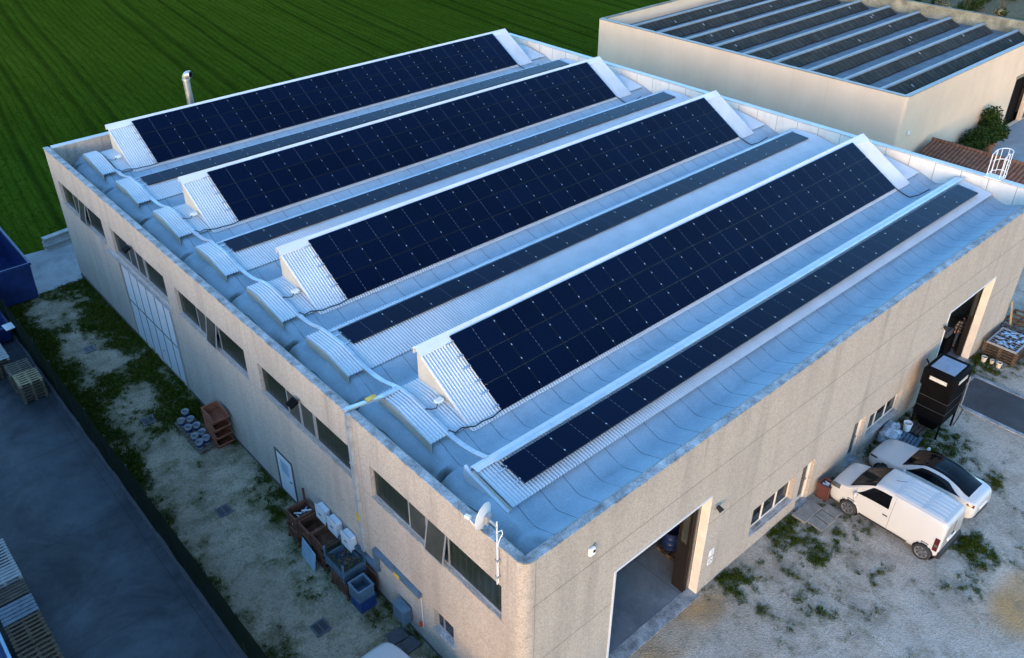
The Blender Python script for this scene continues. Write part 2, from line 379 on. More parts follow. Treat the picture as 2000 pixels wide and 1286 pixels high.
# ------------------------------------------------------------------ main warehouse
LX,LY,H,TH=31.5,35.6,7.3,.28
WH=thing('warehouse','large beige gravel-faced warehouse with white saw-tooth roof sheds, filling the middle of the photo','building')
def wall(name,mat,axis,pos,inward,a0,a1,z0,z1,ops,parent,th=TH,reveal=None):
    """wall on plane axis=pos with openings (a0,a1,z0,z1); th thickness towards inward (+1/-1)"""
    A=sorted({a0,a1,*[o[0] for o in ops],*[o[1] for o in ops]}); Zs=sorted({z0,z1,*[max(z0,o[2]) for o in ops],*[o[3] for o in ops]})
    mb=MB()
    def P(a,z,d): 
        q=pos+inward*d
        return (q,a,z) if axis=='x' else (a,q,z)
    inop=lambda a,z:any(o[0]-1e-6<a<o[1]+1e-6 and o[2]-1e-6<z<o[3]+1e-6 for o in ops)
    for i in range(len(A)-1):
        for j in range(len(Zs)-1):
            if inop((A[i]+A[i+1])/2,(Zs[j]+Zs[j+1])/2): continue
            for d in(0,th):
                q=[P(A[i],Zs[j],d),P(A[i+1],Zs[j],d),P(A[i+1],Zs[j+1],d),P(A[i],Zs[j+1],d)]
                mb.quad(*(q if (d==0)==((axis=='y')==(inward>0)) else q[::-1]))
    for o in ops:
        b=max(z0,o[2])
        mb.quad(P(o[0],b,0),P(o[0],o[3],0),P(o[0],o[3],th),P(o[0],b,th)); mb.quad(P(o[1],b,0),P(o[1],b,th),P(o[1],o[3],th),P(o[1],o[3],0))
        mb.quad(P(o[0],o[3],0),P(o[1],o[3],0),P(o[1],o[3],th),P(o[0],o[3],th))
        if o[2]>z0: mb.quad(P(o[0],b,0),P(o[0],b,th),P(o[1],b,th),P(o[1],b,0))
    for a in(a0,a1): mb.quad(P(a,z0,0),P(a,z0,th),P(a,z1,th),P(a,z1,0))
    mb.quad(P(a0,z1,0),P(a1,z1,0),P(a1,z1,th),P(a0,z1,th))
    return mb.build(name,mat,parent)
CR=.30
STRIPS=[(.85+6.98*k,6.83+6.96*k) for k in range(5)]; SZ0,SZ1=4.60,5.88
GATE=(21.95,27.75,0,4.15); SDOOR=(12.35,13.65,.12,2.12); SMALLW=(3.0,3.98,1.22,2.15); SMALLW2=(.75,1.65,1.22,2.15)
left_ops=[(a,b,SZ0,SZ1) for a,b in STRIPS]+[GATE,SDOOR,SMALLW,SMALLW2]
wall('wall',M['wall_left'],'x',0,1,CR,LY,-.1,H,left_ops,WH)
G1=(3.48,7.92,0,4.5); G2=(23.72,28.05,0,4.43); W1=(10.7,13.3,.78,1.98); D1=(13.75,14.55,0,2.05); D2=(17.25,18.1,0,2.12); W2=(18.5,21.1,.72,1.84)
wall('wall',M['wall_right'],'y',0,1,CR,LX,-.1,H,[G1,G2,W1,D1,D2,W2],WH)
wall('wall',M['wall_right'],'x',LX,-1,TH,LY,-.1,H,[],WH); wall('wall',M['wall_left'],'y',LY,-1,TH,LX-TH,-.1,H,[],WH)
mb=MB()                                                             # rounded corner panel
for z0,z1 in((-.1,H),):
    mb.grid(9,2,lambda i,j:(CR-CR*math.cos(PI/2*i/8),CR-CR*math.sin(PI/2*i/8),(z0,z1)[j]))
mb.build('corner_panel',M['wall_left'],WH,True)
# coping: concrete over the two near walls, metal on the far ones
def coping(pts_out,w,z0,z1,mat,name='coping',closed=False):
    mb=MB(); n=len(pts_out)
    def off(i):
        a=Vector(pts_out[max(i-1,0)]);b=Vector(pts_out[i]);c=Vector(pts_out[min(i+1,n-1)])
        d1=(b-a).normalized() if i>0 else (c-b).normalized(); d2=(c-b).normalized() if i<n-1 else d1
        m=(d1+d2).normalized(); nrm=Vector((-m.y,m.x)); k=1/max(.4,m.dot(d1)); return b-nrm*w*k*-1
    vs=[]
    for i,p in enumerate(pts_out):
        q=off(i); vs+=[(p[0],p[1],z0),(p[0],p[1],z1),(q.x,q.y,z1-.012),(q.x,q.y,z0)]
    fs=[]
    for i in range(n-1):
        for k in range(4): fs.append((i*4+k,i*4+(k+1)%4,i*4+4+(k+1)%4,i*4+4+k))
    fs+=[(3,2,1,0),tuple((n-1)*4+k for k in range(4))]
    mb.add(vs,fs); return mb.build(name,mat,WH)
e=.025; cc=[(CR-(CR+e)*math.cos(PI/2*i/8),CR-(CR+e)*math.sin(PI/2*i/8)) for i in range(9)]
coping([(-e,LY+e)]+[(-e,y) for y in(30,24,18,12,6)]+cc+[(x,-e) for x in(6,12,18,24)]+[(LX+e,-e)],.25,H,H+.05,M['coping'])
coping([(LX+e,-e+.36),(LX+e,LY+e),(-e+.36,LY+e)],.335,H-.004,H+.05,M['coping_metal'])
MB().box(LX-TH-.03,TH+.03,6.2,LX-TH-.004,LY-TH-.03,H-.02).build('parapet_lining',M['lining'],WH)
# roof deck: wing-shaped concrete beams with gutters in between
VAL=[1.5,4.7]+[4.7+4.333*k for k in range(1,7)]+[34.75]
COVERS=[('n',2.1,None,3.8)]                                          # (kind, front y, fold y, back y)
RY=[8.063+8.667*k for k in range(4)]
for k in range(4): COVERS.append(('o',RY[k]-2.56,RY[k]-.91,RY[k]+.13))
for k in range(3): COVERS.append(('n',RY[k]+1.84,RY[k]+3.05,RY[k]+4.5))
def deck_h(y):
    t=min(abs(y-v) for v in VAL); w=.78
    if t<w:
        s=math.sqrt((t/w)**2*.92+.02)-.12; return 6.335+.285*s/.85
    return 6.62+.03*min(1,(t-w)/.5)
def deck_z(x,y):
    h=deck_h(y)
    if x<1.5:                                                       # rounded beam ends at the left parapet
        u=(1.5-x)/.85; hump=6.36+.36*max(0,1-min(abs(y-(c[2] or c[1]+.6)) for c in COVERS)/1.75)
        drop=1-math.sqrt(max(0,1-min(1,u)**2)); t=min(abs(y-v) for v in VAL); g=max(0,min(1,1.6-t/.09)) if y>3 else 0
        h2=h+(hump-h)*min(1,u*5)*min(1,t/.3)
        return h2-.85*drop-.55*g*min(1,u*4)
    return h
xs=[.27+.055*i for i in range(23)]+[1.6,2.2,4,8,12,16,20,24,28,31.24]; ys=[.27+i*35.06/438 for i in range(439)]
ys=sorted(ys+[v+d for v in VAL for d in(-.15,-.09,-.055,0,.055,.09,.15)])
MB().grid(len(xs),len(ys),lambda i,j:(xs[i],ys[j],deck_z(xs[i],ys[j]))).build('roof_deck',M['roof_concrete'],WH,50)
def corrugated(prof,x0,x1,amp=.027,pitch=.112,mb=None):
    mb=mb or MB(); nx=int((x1-x0)/pitch*6)+1
    def nz(k):
        a=prof[max(k-1,0)];b=prof[min(k+1,len(prof)-1)]; d=Vector((b[0]-a[0],b[1]-a[1])).normalized(); return (-d.y,d.x)
    ns=[nz(k) for k in range(len(prof))]; ns=[(a,b) if b>0 else (-a,-b) for a,b in ns]
    def fn(i,k):
        x=x0+(x1-x0)*i/(nx-1); s=amp*math.cos(2*PI*(x-x0)/pitch)
        return (x,prof[k][0]+ns[k][0]*s,prof[k][1]+ns[k][1]*s)
    return mb.grid(nx,len(prof),fn)
def cov_prof(c):
    k,f,m,b=c
    if k=='n' and m is None: return [(f,6.70),(f+.6,6.80),(f+1.2,6.90),(b-.12,6.965)]
    if k=='n': return [(f,6.67),((f+m)/2,6.79),(m-.06,6.905),(m+.02,6.925),(m+.3,6.925),((m+b)/2,6.92),(b-.05,6.90)]
    return [(f,6.69),((f+m)/2,6.84),(m-.05,6.965),(m+.03,6.985),(m+.25,6.985),((m+b)/2,6.975),(b-.05,6.94)]
def covz(c,y):
    p=cov_prof(c)
    for a,b in zip(p,p[1:]):
        if a[0]<=y<=b[0]: return a[1]+(b[1]-a[1])*(y-a[0])/(b[0]-a[0])
    return p[0][1] if y<p[0][0] else p[-1][1]
for c in COVERS:
    first=c[2] is None; p=cov_prof(c)
    rc=corrugated(p,1.50 if first else 2.16,31.05 if c[0]=='n' else 30.95).build('roof_cover',M['corr'],WH,True)
    # end closures under the sheet
    for xe,xo in((1.44 if first else 2.10,0),(31.02 if c[0]=='n' else 30.92,0)):
        MB().prism([(y,z-.03) for y,z in p]+[(p[-1][0],6.5),(p[0][0],6.5)],'x',xe,xe+.05).build('closure_panel',M['cream'],rc)
    if not first:                                                   # raised folded cap over the left beam end
        q=[(y+(-.02 if i==0 else 0),z+.125) for i,(y,z) in enumerate(p)]
        cap=corrugated(q,1.33,2.0).build('end_cap',M['corr'],rc,True)
        MB().prism([(y,z-.028) for y,z in q]+[(y,z-.36) for y,z in reversed(q)],'x',1.345,1.37).build('closure_panel',M['cream'],cap)
        MB().prism([(y,z-.028) for y,z in q]+[(y,z-.16) for y,z in reversed(q)],'x',1.955,1.98).build('closure_panel',M['cream'],cap)
    if first:                                                   # flat ridge flashing along the back edge
        y0,z0=p[-1]
        fl=MB()
        for i in range(10):
            a=(1.48 if first else 2.1)+i*(29.5 if first else 28.9)/10; b=a+(29.5 if first else 28.9)/10-.012
            fl.prism([(y0-.16,z0+.045),(y0+.02,z0+.075),(y0+.14,z0+.05),(y0+.16,z0-.16),(y0+.145,z0-.16),(y0+.12,z0+.035),(y0+.02,z0+.06),(y0-.16,z0+.03)],'x',a,b)
        fl.build('ridge_flashing',M['white_sheet'],rc)
    else:
        y0,z0=p[-1]
c=COVERS[0]
MB().prism([(2.12,6.62),(3.72,6.90),(3.95,7.03),(3.95,6.5),(2.12,6.5)],'x',1.34,1.44).build('closure_panel',M['white_sheet'],WH)
# sheds
TH_S=math.atan2(8.222-6.728,2.733-.196); XG0,XG1=2.836,29.61
for k,ry in enumerate(RY):
    zs=lambda y:6.728+(y-(ry-2.733))*math.tan(TH_S)-.115
    sh=corrugated([(ry-2.78,zs(ry-2.78)),(ry-1.5,zs(ry-1.5)),(ry-.1,zs(ry-.1))],XG0-.02,XG1+.02).build('shed_roof',M['corr'],WH,True)
    cv=COVERS[1+k]; cp=[q for q in cov_prof(cv) if ry-2.62<q[0]<ry-.02]
    base=[(ry-2.55,zs(ry-2.55)-.05)]+[(y,z-.02) for y,z in cp if y>ry-2.4]+[(ry-.02,covz(cv,ry-.02)-.02)]
    for xg,s in((XG0,1),(XG1-.07,1)):
        MB().prism(base+[(ry-.02,zs(ry-.1)-.02),(ry-.12,zs(ry-.12)-.028)],'x',xg,xg+.07).build('gable_panel',M['cream'],sh)
    fl=MB(); zt=zs(ry-.0)
    for i in range(12):
        w=(XG1-XG0+.16)/12; a=XG0-.08+i*w
        fl.prism([(ry-.34,zs(ry-.34)+.05),(ry+.0,zt+.055),(ry+.07,zt+.01),(ry+.07,zt-.22),(ry+.055,zt-.22),(ry+.055,zt),(ry-.0,zt+.04),(ry-.34,zs(ry-.34)+.035)],'x',a,a+w-.008)
    fl.build('ridge_flashing',M['white_sheet'],sh)
    for xg in(XG0-.05,XG1+.012):                                     # verge trim
        MB().prism([(ry-2.78,zs(ry-2.78)+.035),(ry-.3,zs(ry-.3)+.035),(ry-.3,zs(ry-.3)-.11),(ry-2.6,zs(ry-2.6)-.11)],'x',xg,xg+.035).build('verge_trim',M['white_sheet'],sh)
    gl=MB().box(XG0+.08,ry-.03,6.98,XG1-.08,ry+.02,zt-.12).build('glazing',M['glass_grey'],sh)
    fr=MB()
    for i in range(16): x=XG0+.08+i*(XG1-XG0-.2)/15; fr.box(x,ry+.022,6.98,x+.05,ry+.05,zt-.13)
    fr.build('glazing_bar',M['frame_grey'],gl)
# ---------------------------------------------------------------- facade windows and doors
for i,(a,b) in enumerate(STRIPS):
    w=MB(); x0,x1=.10,.16; t=.05
    w.box(x0,a,SZ0,x1,b,SZ0+t); w.box(x0,a,SZ1-t,x1,b,SZ1)
    ml=[a,a+2.30,a+3.22,a+4.14,b-t]
    for y in ml: w.box(x0,y,SZ0+t,x1,y+t,SZ1-t)
    win=w.build('strip_window',M['frame_grey'],WH)
    for j in range(4):
        y0,y1=ml[j]+t,ml[j+1]
        if j in(0,3): MB().box(x0+.025,y0,SZ0+t,x0+.045,y1,SZ1-t).build('ribbed_pane',M['uglass'],win)
        else:
            tilt=R(-7) if (j==1 and i in(0,2,4)) else 0
            f=MB(); dy=y1-y0; dz=SZ1-SZ0-2*t; f.box(-.03,0,0,0,.045,dz);f.box(-.03,dy-.045,0,0,dy,dz);f.box(-.03,.045,0,0,dy-.045,.045);f.box(-.03,.045,dz-.045,0,dy-.045,dz)
            sash=f.build('sash',M['frame_grey'],win,loc=(x0-.002,y0,SZ0+t),rot=(0,0,0))
            sash.rotation_euler=(0,0,0)
            if tilt: sash.rotation_euler=(0,0,0); sash.matrix_local=Matrix.Translation((x0-.004,y0,SZ1-t))@Matrix.Rotation(R(9),4,'Y')@Matrix.Translation((0,0,-dz))
            MB().box(-.02,.045,.045,-.012,dy-.045,dz-.045).build('pane',M['glass_grey'],sash)
    MB().prism([(-.025,SZ0-.03),(-.025,SZ0-.012),(.10,SZ0+.004),(.10,SZ0-.02)],'y',a-.02,b+.02).build('sill',M['coping'],win)
# big white folding gate on the left side
g=MB(); y0,y1,_,z1=GATE; n=6; w=(y1-y0-.1)/n
gate=MB().box(.04,y0,z1-.06,.14,y1,z1).box(.11,y0,.02,.14,y1,z1-.061).build('folding_gate',M['frame_dark'],WH)
for i in range(n):
    a=y0+.05+i*w
    for za,zb in((.06,2.05),(2.07,z1-.07)):
        wk=(i in(1,2) and za<1)
        l=MB().cbox(.05,a+.04,za,.10,a+w-.04,zb-.05,.008).build('gate_leaf',M['door_white'],gate)
        MB().box(.043,a+w-.075 if i<n-1 else a+w-.04,za,.0495,a+w+.0,zb-.05).build('gasket',M['frame_dark'],l)
        if wk:
            l['label']='wicket leaf with dark seams'
            if i==2: MB().tube([(.0,a+.1,1.0),(-.04,a+.1,1.0),(-.04,a+.2,1.0)],.012).build('handle',M['cable'],l)
MB().box(.042,y0+.05,2.0,.0495,y1-.05,2.075).build('transom_seam',M['frame_dark'],gate)
MB().box(-.10,y0-.3,z1+.10,-.002,y1+.9,z1+.26).build('gate_track',M['galv'],gate)
MB().box(-.05,y0-.10,0,.03,y0,z1+.02).build('gate_jamb',M['frame_grey'],gate)
# white side door
d=MB(); y0,y1,z0,z1=SDOOR
for a,b,c,e2 in((y0,y0+.08,z0,z1),(y1-.08,y1,z0,z1),(y0+.08,y1-.08,z1-.08,z1)): d.box(-.03,a,c,.08,b,e2)
dr=d.build('side_door',M['frame_dark'],WH)
leaf_=MB().cbox(-.01,y0+.085,z0+.02,.04,y1-.085,z1-.085,.006).build('door_leaf',M['door_white'],dr)
MB().quad((-.012,y0+.38,1.15),(-.012,y1-.33,1.15),(-.012,y1-.33,1.75),(-.012,y0+.38,1.75)).build('door_notice',M['panel_blue'],leaf_)
MB().tube([(-.02,y0+.2,1.05),(-.06,y0+.2,1.05),(-.06,y0+.32,1.05)],.014).build('handle',M['cable'],leaf_)
def window_x(ops,nm,tilt=0):
    y0,y1,z0,z1=ops; t=.05; w=MB()
    for a,b,c,e2 in((y0,y0+t,z0,z1),(y1-t,y1,z0,z1),(y0+t,y1-t,z0,z0+t),(y0+t,y1-t,z1-t,z1)): w.box(.16,a,c,.22,b,e2)
    o=w.build(nm,M['frame_grey'],WH)
    mid=y1-.32; MB().box(.155,mid-.03,z0+t,.215,mid+.03,z1-t).build('mullion',M['frame_grey'],o)
    for a,b in((y0+t,mid-.03),(mid+.03,y1-t)): MB().box(.18,a,z0+t,.19,b,z1-t).build('pane',M['glass_dark'],o)
    MB().prism([(-.05,z0-.03),(-.05,z0-.005),(.16,z0+.012),(.16,z0-.03)],'y',y0-.03,y1+.03).build('sill',M['coping'],o)
window_x(SMALLW,'small_window'); window_x(SMALLW2,'small_window')
def window_y(ops,nparts,shade):
    x0,x1,z0,z1=ops; t=.055; w=MB()
    for a,b,c,e2 in((x0,x0+t,z0,z1),(x1-t,x1,z0,z1),(x0+t,x1-t,z0,z0+t),(x0+t,x1-t,z1-t,z1)): w.box(a,.17,c,b,.23,e2)
    o=w.build('office_window',M['jamb'],WH); st=(x1-x0-2*t)/nparts
    for i in range(nparts):
        a=x0+t+i*st; s=MB()
        for p,q,c,e2 in((a+.004,a+.045,z0+t,z1-t),(a+st-.045,a+st-.004,z0+t,z1-t),(a+.045,a+st-.045,z0+t,z0+t+.045),(a+.045,a+st-.045,z1-t-.045,z1-t)): s.box(p,.155,c,q,.205,e2)
        so=s.build('sash',M['jamb'],o); MB().box(a+.045,.175,z0+t+.045,a+st-.045,.185,z1-t-.045).build('pane',M['glass_dark'],so)
    MB().prism([(-.06,z0-.05),(-.06,z0-.01),(.17,z0+.012),(.17,z0-.05)],'x',x0-.03,x1+.03).build('sill',M['coping'],o)
    # white inner curtain visible through the glass
    MB().box(x0+.12,.26,z0+.1,x0+.55,.265,z1-.08).build('curtain',M['plastic_white'],o)
window_y(W1,3,0); window_y(W2,3,0)
def door_y(ops,mat):
    x0,x1,z0,z1=ops; t=.07; w=MB()
    for a,b,c,e2 in((x0,x0+t,z0,z1),(x1-t,x1,z0,z1),(x0+t,x1-t,z1-t,z1)): w.box(a,.12,c,b,.24,e2)
    o=w.build('entrance_door',M['jamb'],WH); l=MB().cbox(x0+t,.16,.02,x1-t,.21,z1-t,.006).build('door_leaf',mat,o)
    MB().box(x0+t+.1,.154,.25,x1-t-.1,.158,z1-t-.15).build('pane',M['glass_grey'],l)
    MB().tube([(x1-.15,.155,1.05),(x1-.15,.11,1.05),(x1-.27,.11,1.05)],.013).build('handle',M['cable'],l)
    MB().box(x0-.05,-.12,-.02,x1+.05,.1,.03).build('threshold',M['coping'],o)
door_y(D1,M['door_grey']); door_y(D2,M['door_grey'])
def portal(ops,nm,nleaf,lw):
    x0,x1,z0,z1=ops; w=MB(); t=.05
    for a,b,c,e2 in((x0-.03,x0+t,-.02,z1+.03),(x0+t,x1-t,z1-t,z1+.03)): w.box(a,-.02,c,b,.06,e2)
    o=w.build(nm,M['white_sheet'],WH)
    MB().box(x1-.02,-.015,0,x1+.004,.30,z1-.0).build('portal_jamb',M['jamb'],o)
    for i in range(nleaf):                                          # leaves folded back against the right jamb
        M4=Matrix.Translation((x1+.03-(.12 if lw>.3 else .065)*i,.30,.05))@Matrix.Rotation(R(86 if i%2 else 94),4,'Z')
        l=MB().cbox(0,-.03,0,lw,.03,z1-.1,.01,M4).build('folded_leaf',M['fold_brown'],o)
        MB().box(0,-.032,0,.03,.032,z1-.1,M4).build('leaf_edge',M['alu' if i==1 else 'fold_brown'],l)
        MB().cbox(lw*.25,-.034,2.2,lw*.75,.034,z1-.6,.01,M4).build('leaf_pane',M['glass_grey'],l)
    MB().box(x0+.05,.33,z1+.0,x1,.47,z1+.14).build('gate_track',M['galv'],o)
    return o
portal(G1,'gate_opening',4,.50); portal(G2,'gate_opening',3,.24)
MB().box(26.5,5.0,.01,31.2,5.1,6.2).build('interior_partition',M['green_wall'],WH)
MB().box(.3,.3,-.06,31.2,35.3,.006).build('workshop_floor',M['floor_in'],WH)
MB().box(G1[0]-.0,-.14,-.05,G1[1]+.0,.34,.012).build('gate_threshold',M['coping'],WH)
MB().box(G2[0]-.0,-.14,-.05,G2[1]+.0,.34,.012).build('gate_threshold',M['coping'],WH)
MB().box(-.03,CR+.05,-.08,.004,21.8,.09).build('plinth',M['paver_dark'],WH)
MB().box(-.05,27.9,-.08,.004,35.5,.12).build('plinth',M['paver_dark'],WH)
# ---------------------------------------------------------------- solar arrays
PP,PS=24.38/14,.9813; PW,PD=1.722,.963
pm=MB(); z=.035
pm.cm=1
for a,b,c,d_ in((-PW/2,-PD/2,PW/2,-PD/2+.012),(-PW/2,PD/2-.012,PW/2,PD/2),(-PW/2,-PD/2+.012,-PW/2+.012,PD/2-.012),(PW/2-.012,-PD/2+.012,PW/2,PD/2-.012)): pm.box(a,b,0,c,d_,z)
pm.cm=0; pm.box(-PW/2+.012,-PD/2+.012,.005,PW/2-.012,PD/2-.012,z-.003)
proto_panel=pm.build('solar_panel',[M['pv'],M['pv_frame']])
proto_clamp=MB().box(-.013,-.03,0,.013,.03,.012).build('clamp',M['alu'])
used=[False,False]
def put(proto,idx,parent,loc):
    if not used[idx]: used[idx]=True; o=proto; o.parent=parent; o.location=loc; return o
    return child_copy(proto,parent,loc)
def array(label,x0,ncol,nrow,ytop,ztop,th):
    t=thing('solar_array',label,'solar array',(x0,ytop,ztop)); t.rotation_euler=(th,0,0); t['group']='solar arrays on the warehouse roof'
    for r in range(nrow):
        yc=-PS*(r+.5)
        for c in range(ncol): put(proto_panel,0,t,(PP*(c+.5),yc,-.035))
        for k in(-.28,.28):
            MB().box(-.28 if k>0 else -.2,-.02,-.085,ncol*PP+.06,.02,-.042).build('mounting_rail',M['alu'],t,loc=(0,yc+k,0))
            for c in range(0,ncol+1): 
                put(proto_clamp,1,t,(PP*c,yc+k,-.001))
    return t
shed_lab=['three-row solar array on the roof shed nearest the camera, lowest in the photo','three-row solar array on the second roof shed from the near corner','three-row solar array on the third roof shed, second from the green field','three-row solar array on the farthest roof shed, beside the steel flue and green field']
row_lab=['single-row solar array along the near facade edge of the roof','single-row solar array between the nearest and second three-row arrays','single-row solar array between the second and third three-row arrays','single-row solar array between the two farthest three-row arrays']
TN=math.atan2(.063,.964)
for k,ry in enumerate(RY): array(shed_lab[k],4.0,14,3,ry-.196,8.222,TH_S)
nx=(30.312-2.293)/16
for k in range(4):
    y=RY[0]+8.667*k-4.656+(-.07 if k==0 else 0)
    array(row_lab[k],2.293+(.07 if k else -.09),16,1,y,7.075,TN*(1 if k else 1.6))
# ------------------------------------------------------------------ ground
def cover_yard(x,y):
    n=noise.noise((x*.45,y*.45,1.3)); n2=noise.noise((x*1.3,y*1.3,7.7)); n3=noise.noise((x*3.1,y*3.1,2.7))
    c=.30+.50*n+.42*n2+.34*n3
    wallside=max(0,1-abs(x)/1.5); fence=max(0,1-(x+4.6)/(1.5+.5*noise.noise((y*.7,3,1)))) if x<-2.6 else 0
    far=min(1,max(0,(y-15.5)/7)); c+=.36*far-.10
    c+=.55*wallside*(.6+.4*min(1,max(0,(y-10)/5)))+.85*fence
    if y<10.5: c+=.15*max(0,1-abs(y-2.5)/3)-.02
    if 8<y<15.5: c-=.03
    if 15.5<y<19 and x>-3.4: c-=.16
    if y>31: c-=.25*max(0,1-abs(x+2.6)/1.8)
    for cx,cy,rx,ry,v in((-2.4,29.2,.8,1.6,-.55),(-2.0,26.6,.7,.8,-.6),(-1.1,26.0,.5,.3,-.5),(-1.6,23.2,.5,.8,-.3),(-.35,23.5,.25,1.4,-.7),(-.25,13.0,.5,1.2,-.1),(-.4,11.9,1.0,1.6,.35),(-1.3,15.4,.9,.9,-.5)):
        d=((x-cx)/rx)**2+((y-cy)/ry)**2
        if d<1.6: c+=v*max(0,1-d/1.6)
    return max(0,min(1,c))
def cover_fore(x,y):
    n=noise.noise((x*.5,y*.5,4.3)); n2=noise.noise((x*1.5,y*1.5,9.1)); n3=noise.noise((x*3.5,y*3.5,5.2))
    c=.04+.30*n+.42*n2+.40*n3
    c+=.30*max(0,1-abs(y)/1.2)
    for cx,cy,rx,ry,v in((12.1,-1.0,1.5,1.1,.55),(13.9,-1.9,1.8,.5,.45),(15.2,-.6,1.4,.9,.6),(19.6,-1.6,1.6,1.5,.75),(21.8,-1.5,1.4,1.2,.85),(20.6,-4.0,1.0,1.0,.45),(16.8,-5.2,.9,.6,.75),(14.2,-5.4,.9,.5,.5),(15.9,-5.9,1.1,.5,.45),(9.0,-.6,.7,.6,.5),(10.0,-.7,.6,.6,.35),(27.7,-.7,1.4,1.0,.7),(32,-2,2.5,1.6,.45),(11,-3.0,2.2,1.2,.22),(33.5,5,1.2,3,.3),(17.0,-3.3,1.0,3.0,.22),(8.6,-1.6,1.0,.6,.3)):
        d=((x-cx)/rx)**2+((y-cy)/ry)**2
        if d<1.8: c+=.58*v*max(0,1-d/1.8)
    if y<-6.5: c-=.3*min(1,(-6.5-y)/2)
    if 3<x<8: c-=.4
    if x>31.6 and y>0: c-=.1
    return max(0,min(1,c))
def sandy(x,y):
    s=min(1,1.5*max(0,1-((x-6.4)/2.6)**2-((y+.6)/.85)**2))+min(1,1.5*max(0,1-((x-15.8)/2.0)**2-((y+7.6)/1.3)**2))+.35*max(0,noise.noise((x*.35,y*.35,8.8)))
    s*=.75+.7*noise.noise((x*.8,y*.8,3.3)); return max(0,min(1,s))
def sheet(name,mat,x0,x1,y0,y1,st,cover,sand=None,z=0.0,label=None):
    nx=int((x1-x0)/st)+1; ny=int((y1-y0)/st)+1; mb=MB()
    mb.grid(nx,ny,lambda i,j:(x0+(x1-x0)*i/(nx-1),y0+(y1-y0)*j/(ny-1),z+.012*noise.noise(((x0+(x1-x0)*i/(nx-1))*.9,(y0+(y1-y0)*j/(ny-1))*.9,0))))
    o=mb.build(name,mat,None,True); ca=o.data.color_attributes.new('cover','FLOAT_COLOR','POINT'); buf=[]
    for v in o.data.vertices:
        x,y=v.co.x,v.co.y; buf+=[cover(x,y),sand(x,y) if sand else 0,0,1]
    ca.data.foreach_set('color',buf); o['kind']='structure'; return o
g=MB().quad((-500,-500,-.12),(900,-500,-.12),(900,900,-.12),(-500,900,-.12)).build('field',M['field']); g['kind']='structure'
sheet('gravel_yard',M['yard'],-4.62,.02,-6,36.2,.16,cover_yard)
sheet('forecourt',M['fore'],.0,41.4,-15,0.02,.17,cover_fore,sandy)
sheet('gravel_passage',M['fore'],31.3,41.4,.02,36,.4,cover_fore)
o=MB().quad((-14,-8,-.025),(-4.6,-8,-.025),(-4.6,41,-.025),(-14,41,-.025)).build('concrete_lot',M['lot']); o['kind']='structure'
o=MB().add([(-5,34.9,.028),(-.2,34.9,.028),(.1,35.7,.028),(1.9,39.6,.028),(-5,40.2,.028)],[(0,1,2,3,4)]).build('concrete_apron',M['apron']); o['kind']='structure'
o=MB().box(24.45,-14,-.05,26.85,-.85,.030).build('asphalt_strip',M['asphalt']); o['kind']='structure'
o=MB().box(24.25,-14,-.05,24.45,-.75,.045).box(26.85,-14,-.05,27.05,-.75,.045).box(24.45,-.85,-.05,26.85,-.75,.045).build('kerb',M['coping']); o['kind']='structure'
o=MB().quad((41.4,-15,-.02),(80,-15,-.02),(80,11.3,-.02),(41.4,11.3,-.02)).build('concrete_court',M['court']); o['kind']='structure'
sheet('scrub_ground',M['scrub'],84,128,0,40.5,.7,lambda x,y:max(0,min(1,(.80 if x<93.5+5*noise.noise((y*.1,3,0)) else .22)+.5*noise.noise((x*.15,y*.15,5))+.3*noise.noise((x*.7,y*.7,2)))),z=-.05)
# ---- loose grass as ground cover ("stuff")
def tufts(name,label,n,x0,x1,y0,y1,cover,h0,h1,z=0,avoid=()):
    vs=[];fs=[];tint=[]; rnd=random.Random(len(name)*17+3); k=0; tries=0
    while k<n and tries<n*14:
        tries+=1; x=rnd.uniform(x0,x1); y=rnd.uniform(y0,y1); c=cover(x,y)+.25*noise.noise((x*5,y*5,1))
        if rnd.random()>max(0,(c-.36))*1.9 or any(a<=x<=b and cc<=y<=d for a,b,cc,d in avoid): continue
        k+=1; h=rnd.uniform(h0,h1)*(.6+.7*min(1,c)); tn=max(0,min(1,rnd.gauss(.42,.2)+(.45 if rnd.random()<.2 else 0)))
        for b in range(5):
            a=rnd.uniform(0,2*PI); l=h*rnd.uniform(.6,1.1); w=h*.16; bx=x+rnd.uniform(-.05,.05); by=y+rnd.uniform(-.05,.05); le=rnd.uniform(.25,.9)*l
            o_=len(vs); px,py=-math.sin(a)*w,math.cos(a)*w
            vs+=[(bx-px,by-py,z-.01),(bx+px,by+py,z-.01),(bx+math.cos(a)*le*.45+px*.7,by+math.sin(a)*le*.45+py*.7,z+l*.65),(bx+math.cos(a)*le,by+math.sin(a)*le,z+l*.85)]
            fs.append((o_,o_+1,o_+2,o_+3)); tint+=[tn]*4
    me=bpy.data.meshes.new(name); me.from_pydata(vs,[],fs); me.materials.append(M['grass'])
    ca=me.color_attributes.new('tint','FLOAT_COLOR','POINT'); ca.data.foreach_set('color',[q for t in tint for q in(t,0,0,1)])
    o=bpy.data.objects.new(name,me); COL.objects.link(o); tag(o,label,'grass',None,'stuff'); return o
tufts('yard_grass','rough green grass and weeds scattered over the gravel yard beside the long wall',24000,-4.55,-.05,2,35,cover_yard,.03,.10)
tufts('forecourt_grass','sparse green weeds growing in patches on the pale gravel forecourt',13000,7,36,-8.5,-.06,cover_fore,.03,.08,avoid=((24.2,27.1,-9,-.7),))
